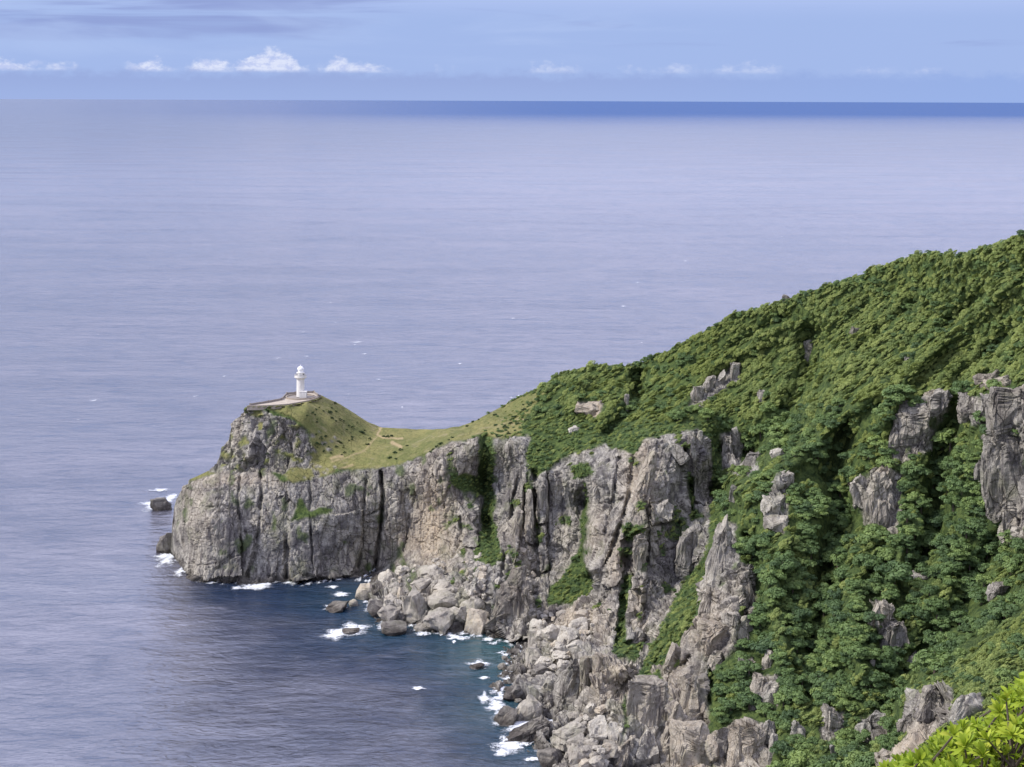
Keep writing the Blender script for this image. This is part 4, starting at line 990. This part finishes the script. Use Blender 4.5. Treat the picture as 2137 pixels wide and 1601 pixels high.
for k in range(560):
    x = r.uniform(1128, 2560); y = float(np.interp(x, rp[:, 0], rp[:, 1])) + r.uniform(.5, 9)
    g, id_ = ground(x, y); rad = r.uniform(.7, 1.5)
    spots.append((rad * F / g[1], g[0], g[1], g[2] - .25, rad, x, y, r.random() < .7))
for k in range(900):     # scrub thinning out into the turf
    x, y = r.uniform(1010, 1160), r.uniform(800, 925)
    g, id_ = ground(x, y)
    if grass[id_] < .5 or r.random() > ((x - 1010) / 120) ** 2 + (y - 850) / 260: continue
    rad = r.uniform(.35, 1.0); spots.append((rad * F / g[1], g[0], g[1], g[2], rad, x, y, r.random() < .45))
# extra low bushes where gullies cut the cliffs
for k in range(5200):
    x, y = r.uniform(930, 1500), r.uniform(880, 1460)
    g, id_ = ground(x, y)
    if rock[id_] > .3 or grass[id_] > .4: continue
    rad = r.uniform(.5, 1.1); spots.append((rad * F / g[1], g[0], g[1], g[2], rad, x, y, r.random() < .4))
vis = [s for s in spots if s[5] < 2150 and s[6] < 1610 and not s[7]]
vis.sort(key=lambda s: -s[0])
lone = vis[:300]
lone_ids = set(id(s) for s in lone)
rest = [s for s in spots if id(s) not in lone_ids]
short_n = {}
for c in crags: short_n[short(c[7])] = short_n.get(short(c[7]), 0) + 1
TREE_LAB = rel_labels([(s[5], s[6]) for s in lone], [(c[0], c[1], short(c[7])) for c in crags if short_n[short(c[7])] == 1], 'evergreen tree')
for k, s in enumerate(lone):
    e = link('evergreen_tree', None); e.empty_display_size = .5
    e.location = (s[1], s[2], s[3] - .3)
    a = r.uniform(0, 6.28)
    c = link('crown', CROWN[k % 9], e); c.location = (0, 0, s[4] * .45); c.scale = (s[4], s[4], s[4] * r.uniform(.8, 1.05)); c.rotation_euler = (0, 0, a)
    t_ = link('trunk', TRUNK[k % 3], e); t_.location = (0, 0, s[4] * .75); t_.scale = (s[4],) * 3; t_.rotation_euler = (0, 0, a)
    tag(e, TREE_LAB[k], 'tree', 'evergreen trees of the headland')

# the rest of the wood and the scrub, too many to count: one object each
def scatter(name, items, sources, mat, lean=False):
    pts = np.array([[s[1], s[2], s[3] - .3 + s[4] * .4] for s in items])
    fm = bpy.data.meshes.new(name); fm.vertices.add(len(pts)); fm.vertices.foreach_set('co', pts.astype(np.float32).ravel())
    for nm, vals in (('scl', [s[4] for s in items]), ('rot', r.uniform(0, 6.28, len(items)))):
        a = fm.attributes.new(nm, 'FLOAT', 'POINT'); a.data.foreach_set('value', np.array(vals, np.float32))
    fo = link(name, fm); fm.materials.append(mat); tag(fo, kind='stuff')
    ng = bpy.data.node_groups.new('scatter_' + name, 'GeometryNodeTree')
    ng.interface.new_socket('Geometry', in_out='INPUT', socket_type='NodeSocketGeometry')
    ng.interface.new_socket('Geometry', in_out='OUTPUT', socket_type='NodeSocketGeometry')
    gi = ng.nodes.new('NodeGroupInput'); go = ng.nodes.new('NodeGroupOutput')
    iop = ng.nodes.new('GeometryNodeInstanceOnPoints'); gti = ng.nodes.new('GeometryNodeGeometryToInstance')
    for o in sources:
        oi = ng.nodes.new('GeometryNodeObjectInfo'); oi.transform_space = 'ORIGINAL'; oi.inputs[0].default_value = o
        ng.links.new(oi.outputs['Geometry'], gti.inputs[0])
    ng.links.new(gti.outputs[0], iop.inputs['Instance'])
    iop.inputs['Pick Instance'].default_value = True
    ri = ng.nodes.new('FunctionNodeRandomValue'); ri.data_type = 'INT'; ri.inputs[4].default_value = 0; ri.inputs[5].default_value = len(sources) - 1
    ng.links.new(ri.outputs[2], iop.inputs['Instance Index'])
    na = ng.nodes.new('GeometryNodeInputNamedAttribute'); na.data_type = 'FLOAT'; na.inputs[0].default_value = 'scl'
    ng.links.new(na.outputs[0], iop.inputs['Scale'])
    nb = ng.nodes.new('GeometryNodeInputNamedAttribute'); nb.data_type = 'FLOAT'; nb.inputs[0].default_value = 'rot'
    cx_ = ng.nodes.new('ShaderNodeCombineXYZ'); ng.links.new(nb.outputs[0], cx_.inputs[2])
    if lean:      # sheared by the sea wind: long axis down the slope
        ng.links.new(nb.outputs[0], cx_.inputs[0]); ng.links.new(nb.outputs[0], cx_.inputs[2]); cx_.inputs[1].default_value = -.62
        mr_ = ng.nodes.new('ShaderNodeMapRange'); mr_.inputs[2].default_value = 6.28; mr_.inputs[3].default_value = -.8; mr_.inputs[4].default_value = .8
        ng.links.new(nb.outputs[0], mr_.inputs[0]); ng.links.new(mr_.outputs[0], cx_.inputs[0]); ng.links.new(mr_.outputs[0], cx_.inputs[2])
        vm = ng.nodes.new('ShaderNodeVectorMath'); vm.operation = 'MULTIPLY'; ng.links.new(na.outputs[0], vm.inputs[0]); vm.inputs[1].default_value = (1.32, 1.0, .9)
        ng.links.new(vm.outputs[0], iop.inputs['Scale'])
    ng.links.new(cx_.outputs[0], iop.inputs['Rotation'])
    ng.links.new(gi.outputs[0], iop.inputs['Points']); ng.links.new(iop.outputs[0], go.inputs[0])
    fo.modifiers.new('scatter', 'NODES').node_group = ng
seen = {}
for o in COL.objects:
    if o.name.startswith('crown'): seen.setdefault(o.data.name, o)
scatter('forest', [s for s in rest if not s[7]], list(seen.values()), M_LEAF)
scr = [s for s in rest if s[7]]
bsrc = []
for k, s in enumerate(scr[:len(BUSHM)]):
    o = link('scrub_bush', BUSHM[k]); o.location = (s[1], s[2], s[3] + s[4] * .1); o.scale = (s[4],) * 3; bsrc.append(o)
    tag(o, 'low windswept bush on the skyline of the upper slope', 'bush', 'skyline bushes')
scatter('scrub', scr[len(BUSHM):], bsrc, M_SCRUB, True)

# dark shrubs dotted over the turf
sh_man = [(640, 868, 5), (688, 862, 11), (692, 873, 8), (676, 858, 6), (702, 880, 6), (716, 880, 6), (662, 880, 6), (735, 892, 7), (752, 903, 8), (735, 918, 6), (757, 904, 9), (716, 935, 6), (765, 927, 7), (671, 914, 9), (662, 925, 9),
          (985, 882, 10), (975, 890, 8), (1000, 877, 5), (920, 928, 11), (912, 936, 9), (944, 913, 8), (904, 940, 9), (900, 946, 7), (937, 918, 6), (1032, 868, 9), (1055, 890, 12), (1066, 883, 8), (1045, 900, 9), (1073, 872, 10), (1095, 855, 11),
          (1085, 862, 8), (1100, 880, 12), (1092, 845, 6), (1062, 905, 9), (1040, 912, 9), (1110, 840, 8), (1115, 862, 12), (810, 912, 8), (800, 911, 7), (818, 911, 8), (825, 945, 10), (835, 940, 9), (815, 955, 9), (828, 958, 8), (850, 930, 6), (700, 841, 7), (520, 862, 7), (560, 852, 9), (545, 868, 6)]
for _ in range(70):
    x, y = r.uniform(640, 790), r.uniform(850, 960)
    if in_poly(np.array([x]), np.array([y]), [(650, 850), (700, 848), (770, 890), (790, 930), (700, 955), (650, 930)])[0]: sh_man.append((x, y, r.uniform(3, 7)))
for _ in range(90):
    x, y = r.uniform(480, 1120), r.uniform(850, 1010)
    g, id_ = ground(x, y)
    if KNOLL[id_] or (grass[id_] and 1030 < x < 1120): sh_man.append((x, y, r.uniform(3, 8)))
sh_man = sh_man[:190]
SH_LAB = rel_labels([(a, b_) for a, b_, _ in sh_man], [(627, 832, 'white lighthouse'), (790, 908, 'bend of the path in the saddle'), (702, 954, 'bare sandy patch on the turf'), (560, 905, 'rocky front of the lighthouse knoll'), (928, 920, 'grassy cliff edge'), (1055, 890, 'head of the green gully'), (985, 884, 'low point of the rising grass slope'), (720, 880, 'steep turf below the lighthouse'), (480, 950, 'seaward corner of the knoll'), (1100, 850, 'edge of the wood')], 'dark shrub')
for k, (x, y, s_) in enumerate(sh_man):
    g, id_ = ground(x, y)
    o = link('shrub', SHRUBM[k % 4]); o.location = (g[0], g[1], g[2]); q = s_ * .62 * g[1] / F
    o.scale = (q, q, q * r.uniform(.7, 1.1)); o.rotation_euler = (0, 0, r.uniform(0, 6.28))
    if x < 660 and KNOLL[id_]: lab = 'dark shrub clinging to the rocky front of the lighthouse knoll'
    elif x < 795: lab = 'small dark shrub dotted on the turf slope right of the lighthouse'
    elif x < 870: lab = 'low dark shrub by the path in the grassy saddle'
    else: lab = 'dark shrub on the grass slope rising from the saddle to the wood'
    tag(o, SH_LAB[k], 'shrub', 'shrubs on the turf')

# ------------------------------------------------------------------ lighthouse and its terrace
ZT = 65.3
def on_terrace(x, y, z=ZT):
    return world_pt(x, y, dist_at_z(x, y, z))
tv = [on_terrace(a, b_) for a, b_ in TERR]
mb = MB(); n = len(tv)
mb.add(tv + [(a, b_, c - 1.6) for a, b_, c in tv], [tuple(range(n))] + [(i, i + n, (i + 1) % n + n, (i + 1) % n) for i in range(n)])
tag(mb.build('terrace', M_PAVE), kind='structure')
def wall_run(pts, h, th, mat, name, parent=None, cap=None):
    mb = MB()
    for (a, b_) in zip(pts[:-1], pts[1:]):
        p, q = Vector(a), Vector(b_); dlt = q - p; c = (p + q) / 2
        mb.box((c.x, c.y, c.z + h / 2 - .1), (dlt.length + th * .6, th, h + .2), math.atan2(dlt.y, dlt.x))
    return mb.build(name, mat, parent)
bw = link('boundary_wall', None)
L = on_terrace(627, 829.5)
bw.location = L
def rel(p): return (p[0] - L[0], p[1] - L[1], p[2] - L[2])
bp = [rel(on_terrace(a, b_)) for a, b_ in [(522, 846.5), (560, 840.5), (588, 835), (598.5, 823.5), (617, 822), (640, 820.5), (655, 820.2), (668, 829)]]
for a, b_ in zip(bp[:-1], bp[1:]):
    wall_run([a, b_], 0.85, .35, M_STONE, 'wall_panel', bw)
for p in bp:
    MB().box((p[0], p[1], p[2] + .5), (.55, .55, 1.1)).build('pier', M_STONE, bw)
tag(bw, 'low dark stone wall round the back of the lighthouse terrace', 'wall')
kb = link('kerb', None); kb.location = L
fp = [rel(on_terrace(a, b_)) for a, b_ in [(516, 848.3), (560, 847.2), (600, 844.7), (615, 842.2), (640, 837.7), (660, 831.7), (667, 828.4)]]
for a, b_ in zip(fp[:-1], fp[1:]):
    wall_run([a, b_], .35, .5, M_KERB, 'kerb_stone', kb)
tag(kb, 'stone kerb along the front edge of the lighthouse terrace', 'kerb')
rw = link('ring_wall', None); rw.location = L
MB().lathe([(6.3, -.1), (6.3, .55), (5.85, .55), (5.85, -.1)], 48).build('ring', M_KERB, rw, False)
MB().lathe([(5.84, .12), (2.0, .12)], 48).build('paving', M_STONE, rw, False)
tag(rw, 'low circular stone ring wall round the lighthouse foot', 'wall')

lh = link('lighthouse', None); lh.location = (L[0], L[1], L[2] + .1)
tag(lh, 'white round lighthouse tower with domed lantern on the headland', 'lighthouse')
MB().lathe([(0, 0), (1.95, 0), (1.95, .28), (1.72, .30)], 40).build('plinth', M_STONE, lh)
MB().lathe([(1.70, .25), (1.68, 3.0), (1.62, 7.9)], 40).build('tower_shaft', M_WHITE, lh, True)
an = link('annex', None, lh)
an.location = (0, 0, 0)
MB().box((1.35, -1.2, 1.42), (3.0, 2.6, 2.6)).build('annex_wall', M_WHITE, an)
MB().box((1.37, -1.2, 2.76), (3.2, 2.8, .14)).build('annex_roof', M_WHITE, an)
MB().box((2.86, -1.3, 1.1), (.06, .9, 1.9)).build('door', M_DARK, an)
MB().lathe([(1.62, 7.75), (1.75, 7.85), (2.25, 8.25), (2.62, 8.50), (2.62, 8.85), (1.5, 8.86)], 48).build('gallery', M_WHITE, lh, False)
gr = link('gallery_railing', None, lh)
MB().lathe([(2.48, 8.86), (2.48, 9.45), (2.40, 9.45), (2.40, 8.86)], 48).build('parapet', M_WHITE, gr)
MB().lathe([(2.55, 9.72), (2.55, 9.82), (2.45, 9.82), (2.45, 9.72), (2.55, 9.72)], 48).build('top_rail', M_METAL, gr)
for k in range(16):
    a = k * math.pi / 8
    MB().tube((2.5 * math.cos(a), 2.5 * math.sin(a), 9.4), (2.5 * math.cos(a), 2.5 * math.sin(a), 9.8), .045).build('post', M_METAL, gr)
MB().lathe([(1.62, 8.8), (1.62, 10.3), (1.74, 10.45), (1.78, 10.62), (1.2, 10.64)], 40).build('watch_room', M_WHITE, lh, False)
for a in (R(-35), R(-145), R(150), R(30)):
    MB().box((1.62 * math.cos(a), 1.62 * math.sin(a), 9.95), (.10, .55, .5), a).build('window', M_DARK, lh)
ln = link('lantern', None, lh)
MB().lathe([(1.2, 10.6), (1.2, 12.0)], 32, (0, 0), R(-150), R(30)).build('blind_panel', M_DOME, ln, True)
MB().lathe([(1.2, 10.6), (1.2, 12.0)], 32, (0, 0), R(30), R(210)).build('glazing', M_GLASS, ln, True)
for k in range(9):
    a = R(30 + 180 * k / 8)
    MB().tube((1.21 * math.cos(a), 1.21 * math.sin(a), 10.6), (1.21 * math.cos(a), 1.21 * math.sin(a), 12.0), .035).build('mullion', M_WHITE, ln)
prof = [(1.42, 11.95), (1.44, 12.08)] + [(1.36 * math.cos(t), 12.10 + 1.16 * math.sin(t)) for t in np.linspace(0.05, 1.45, 9)] + [(0, 13.27)]
dm = MB().lathe([(0, 11.96)] + prof, 36).build('dome', M_DOME, lh, True)
MB().lathe([(0.0, 13.2), (.2, 13.24), (.24, 13.42), (.12, 13.58), (.05, 13.62), (.04, 14.05), (0, 14.1)], 16).build('finial', M_DOME, dm, True)

# ------------------------------------------------------------------ foam
WASH, CAPS = ([], [], []), ([], [], [])
def foam(px_, py_, w_, h_, label_seed, z_=0.25, peak=1.0, into=WASH):
    D = dist_at_z(px_, py_, 0); x, y, _ = world_pt(px_, py_, D)
    s = D / F
    hw = w_ * s / 2; hd = h_ * s / 2 * D / H
    n = 14
    t = np.linspace(-1, 1, n); A_, B_ = np.meshgrid(t, t)
    rr = np.hypot(A_, B_)
    ang = np.arctan2(B_, A_)
    rg = np.random.default_rng(label_seed)
    lim = 1 - .25 * np.sin(ang * 2 + rg.uniform(0, 6)) ** 2 - .18 * np.sin(ang * 5 + rg.uniform(0, 6))
    fade = np.clip(1 - rr / lim, 0, 1) ** .6 * peak
    V = np.stack([A_ * hw, B_ * hd, np.full(A_.shape, z_) + .15 * np.sin(A_ * 5 + B_ * 3)], -1).reshape(-1, 3)
    ii = np.arange(n * n).reshape(n, n)
    f_ = np.stack([ii[:-1, :-1], ii[:-1, 1:], ii[1:, 1:], ii[1:, :-1]], -1).reshape(-1, 4)
    V = V + np.array([x, y, (label_seed % 17) * .012])
    into[1].append(f_ + sum(len(q) for q in into[0])); into[0].append(V); into[2].append(fade.ravel())
for k, a in enumerate([(330, 1052, 110, 44), (356, 1040, 50, 30), (352, 1165, 60, 60), (340, 1163, 70, 24), (375, 1195, 40, 30), (530, 1226, 120, 22), (545, 1222, 70, 16), (440, 1218, 46, 8), (695, 1226, 44, 9), (712, 1242, 60, 16), (735, 1316, 120, 46), (735, 1314, 70, 30), (700, 1325, 90, 40),
                       (776, 1272, 50, 34), (800, 1308, 50, 34), (700, 1270, 80, 24), (1000, 1389, 80, 30), (1010, 1416, 44, 12), (1040, 1440, 60, 44), (1036, 1475, 70, 60), (1050, 1505, 90, 46), (1100, 1508, 110, 34), (1064, 1556, 110, 60), (1046, 1572, 60, 30), (1145, 1504, 54, 20), (872, 1438, 44, 14),
                       (1078, 1360, 34, 9), (1028, 1318, 20, 26), (1090, 1520, 130, 50), (1010, 1460, 40, 40), (880, 1324, 60, 14), (335, 1024, 70, 10), (1060, 1420, 50, 30)]):
    foam(*a, k)
rs_ = np.random.default_rng(15)
cnt = 0
for j in range(4, NU, 1):
    if us[j] > 1180: break
    col_z = GP[:, j, 2]
    ix = np.where((col_z[:-1] > 0.2) & (col_z[1:] <= 0.2))[0]
    for i in ix:
        x, y = us[j], ridge[j] + (PYB - ridge[j]) * v[i]
        if y < 1160 or y > 1601 or rs_.random() > (.25 if x < 760 else .42): continue
        foam(x + rs_.uniform(-6, 6), y + rs_.uniform(1, 8), rs_.uniform(14, 50), rs_.uniform(6, 16), 2000 + cnt, peak=rs_.uniform(.6, 1.0)); cnt += 1
caps = [(580, 749, 30, 8), (745, 715, 60, 10), (727, 824, 16, 9), (197, 836, 38, 10), (468, 786, 16, 10), (690, 632, 16, 4), (1070, 665, 20, 5), (760, 740, 30, 5), (1430, 545, 22, 4), (1330, 590, 30, 5), (955, 286, 5, 4), (640, 745, 20, 5), (960, 760, 26, 6), (790, 793, 22, 6), (1300, 640, 24, 5)]
rw_ = np.random.default_rng(3)
for k in range(220):
    y = 330 + 560 * rw_.random() ** 1.2; x = rw_.uniform(20, 2120)
    s_ = (y - 209) / 600
    caps.append((x, y, rw_.uniform(8, 26) * s_, rw_.uniform(2, 4.5) * s_))
for k, a in enumerate(caps):
    if a[0] > 1100 and a[1] > np.interp(a[0], rp[:, 0], rp[:, 1]): continue
    foam(*a, 900 + k, into=CAPS, peak=.66 if k < 15 else rw_.uniform(.45, .66))

for nm, q in (('sea_foam', WASH), ('whitecaps', CAPS)):
    tag(link(nm, mesh_np(nm, np.concatenate(q[0]), np.concatenate(q[1]), M_FOAM, True, {'fade': np.concatenate(q[2])})), kind='stuff')

# ------------------------------------------------------------------ the near bush and the bank it grows on
def hz(x, y): return 191.3 - .56 * max(y, -2) + .05 * x
mb = MB(); hx = np.linspace(-14, 26, 24); hy = np.linspace(-8, 46, 28)
vs = [(x, y, hz(x, y) + .25 * math.sin(x * 1.3 + y) + .2 * math.sin(y * 2.1)) for y in hy for x in hx]
fs = [(j * 24 + i, j * 24 + i + 1, (j + 1) * 24 + i + 1, (j + 1) * 24 + i) for j in range(27) for i in range(23)]
mb.add(vs, fs)
vp = mb.build('viewpoint_bank', simple('leaf_litter', (.10, .085, .05), .95, .6, 2.0, .1), None, True)
tag(vp, kind='structure')

def leaf_mesh(seed):
    r_ = random.Random(seed); n = 6; vs = []; bend = r_.uniform(.1, .45); wd = r_.uniform(.125, .16)
    for i in range(n + 1):
        t = i / n; wdt = wd * (math.sin(math.pi * min(t * .86 + .06, 1)) ** .8) * (0.55 + .75 * t) if i < n else .02
        zc = bend * t * (1 - t) * 1.2 - .05 * t * t
        vs += [(t, -wdt, zc + wdt * .28), (t, 0, zc), (t, wdt, zc + wdt * .28)]
    fs = []
    for i in range(n):
        a = i * 3
        fs += [(a, a + 1, a + 4, a + 3), (a + 1, a + 2, a + 5, a + 4)]
    me = mesh_np('leaf', vs, fs, M_NEAR, True, {'leaf_tone': np.full(len(vs), r_.random())})
    return me
LEAF = [leaf_mesh(k) for k in range(8)]
bush = link('leafy_bush', None)
outline = [(1850, 1601), (1885, 1580), (1935, 1568), (1955, 1540), (1990, 1525), (2010, 1512), (2060, 1508), (2085, 1480), (2090, 1455), (2125, 1428), (2160, 1400), (2300, 1360)]
ox = [a for a, _ in outline]; oy = [b for _, b in outline]
DB = 8.0
bush.location = world_pt(2150, 1750, DB + .5)
bl = Vector(bush.location)
r = np.random.default_rng(77)
whorls = []
for k in range(3600):
    x = r.uniform(1850, 2330); t_ = np.interp(x, ox, oy)
    y = t_ + 10 + (1760 - t_) * r.random() ** 1.25
    D = DB + r.uniform(-.5, .9) - (y - t_) * .0012
    if any(abs(x - a) < 10 and abs(y - b) < 8 for a, b, *_ in whorls): continue
    whorls.append((x, y, D, t_))
leaves_one = []; 
br = MB()
for (x, y, D, t_) in whorls:
    c = Vector(world_pt(x, y, D)) - bl
    up = Vector((r.normal() * .35 - .12, -.35 + r.normal() * .3, 1.0)).normalized()
    br.tube(c - up * .28 + Vector((r.normal() * .03, .05, 0)), c, .008, .004, 5)
    nl = r.integers(12, 18); a0 = r.uniform(0, 6.28)
    sx = up.orthogonal().normalized(); sy = up.cross(sx)
    for i in range(nl):
        a = a0 + i * 2.4; tilt = r.uniform(.15, .95) if i > 3 else r.uniform(.9, 1.35)
        dirv = (sx * math.cos(a) + sy * math.sin(a)) * math.cos(tilt) + up * math.sin(tilt)
        side = up.cross(dirv).normalized() if up.cross(dirv).length > 1e-3 else sx
        nn = dirv.cross(side).normalized()
        L_ = r.uniform(.048, .074)
        mtx = Matrix((( dirv.x, side.x, nn.x, c.x), (dirv.y, side.y, nn.y, c.y), (dirv.z, side.z, nn.z, c.z), (0, 0, 0, 1))) @ Matrix.Diagonal((L_, L_, L_, 1))
        leaves_one.append((mtx, (y - t_), x, y, D))
order = sorted(range(len(leaves_one)), key=lambda i: (leaves_one[i][2] > 2137 or leaves_one[i][3] > 1601, leaves_one[i][4]))
single = set(order[:300])
bv, bf, bt = [], [], []
for i, (mtx, dep, *_o) in enumerate(leaves_one):
    me = LEAF[i % 8]
    if i in single:
        o = link('leaf', me, bush); o.matrix_local = mtx
    else:
        b0 = len(bv)
        bv += [tuple(mtx @ v_.co) for v_ in me.vertices]; bf += [tuple(b0 + q for q in p_.vertices) for p_ in me.polygons]
        bt += [((i * 7919) % 1000) / 1000] * len(me.vertices)
fo = link('foliage', mesh_np('foliage', bv, bf, M_NEAR, True, {'leaf_tone': bt}), bush); tag(fo, kind='stuff')
for k in range(9):
    a = Vector((r.uniform(-.5, .6), r.uniform(-.2, .5), .15)); wpt = [q for q in whorls if q[1] > q[3] + 70][int(r.integers(60))]
    br.tube(Vector((.1, .3, -2.4)), a, .014, .010, 6); br.tube(a, Vector(world_pt(wpt[0], wpt[1], wpt[2])) - bl - Vector((0, 0, .2)), .010, .005, 5)
br.build('branch', M_BARK, bush)
tag(bush, 'bright yellow green leafy bush close by in the lower right corner', 'bush')
print('CP', nP, 'trees', len(spots), 'leaves', len(leaves_one))
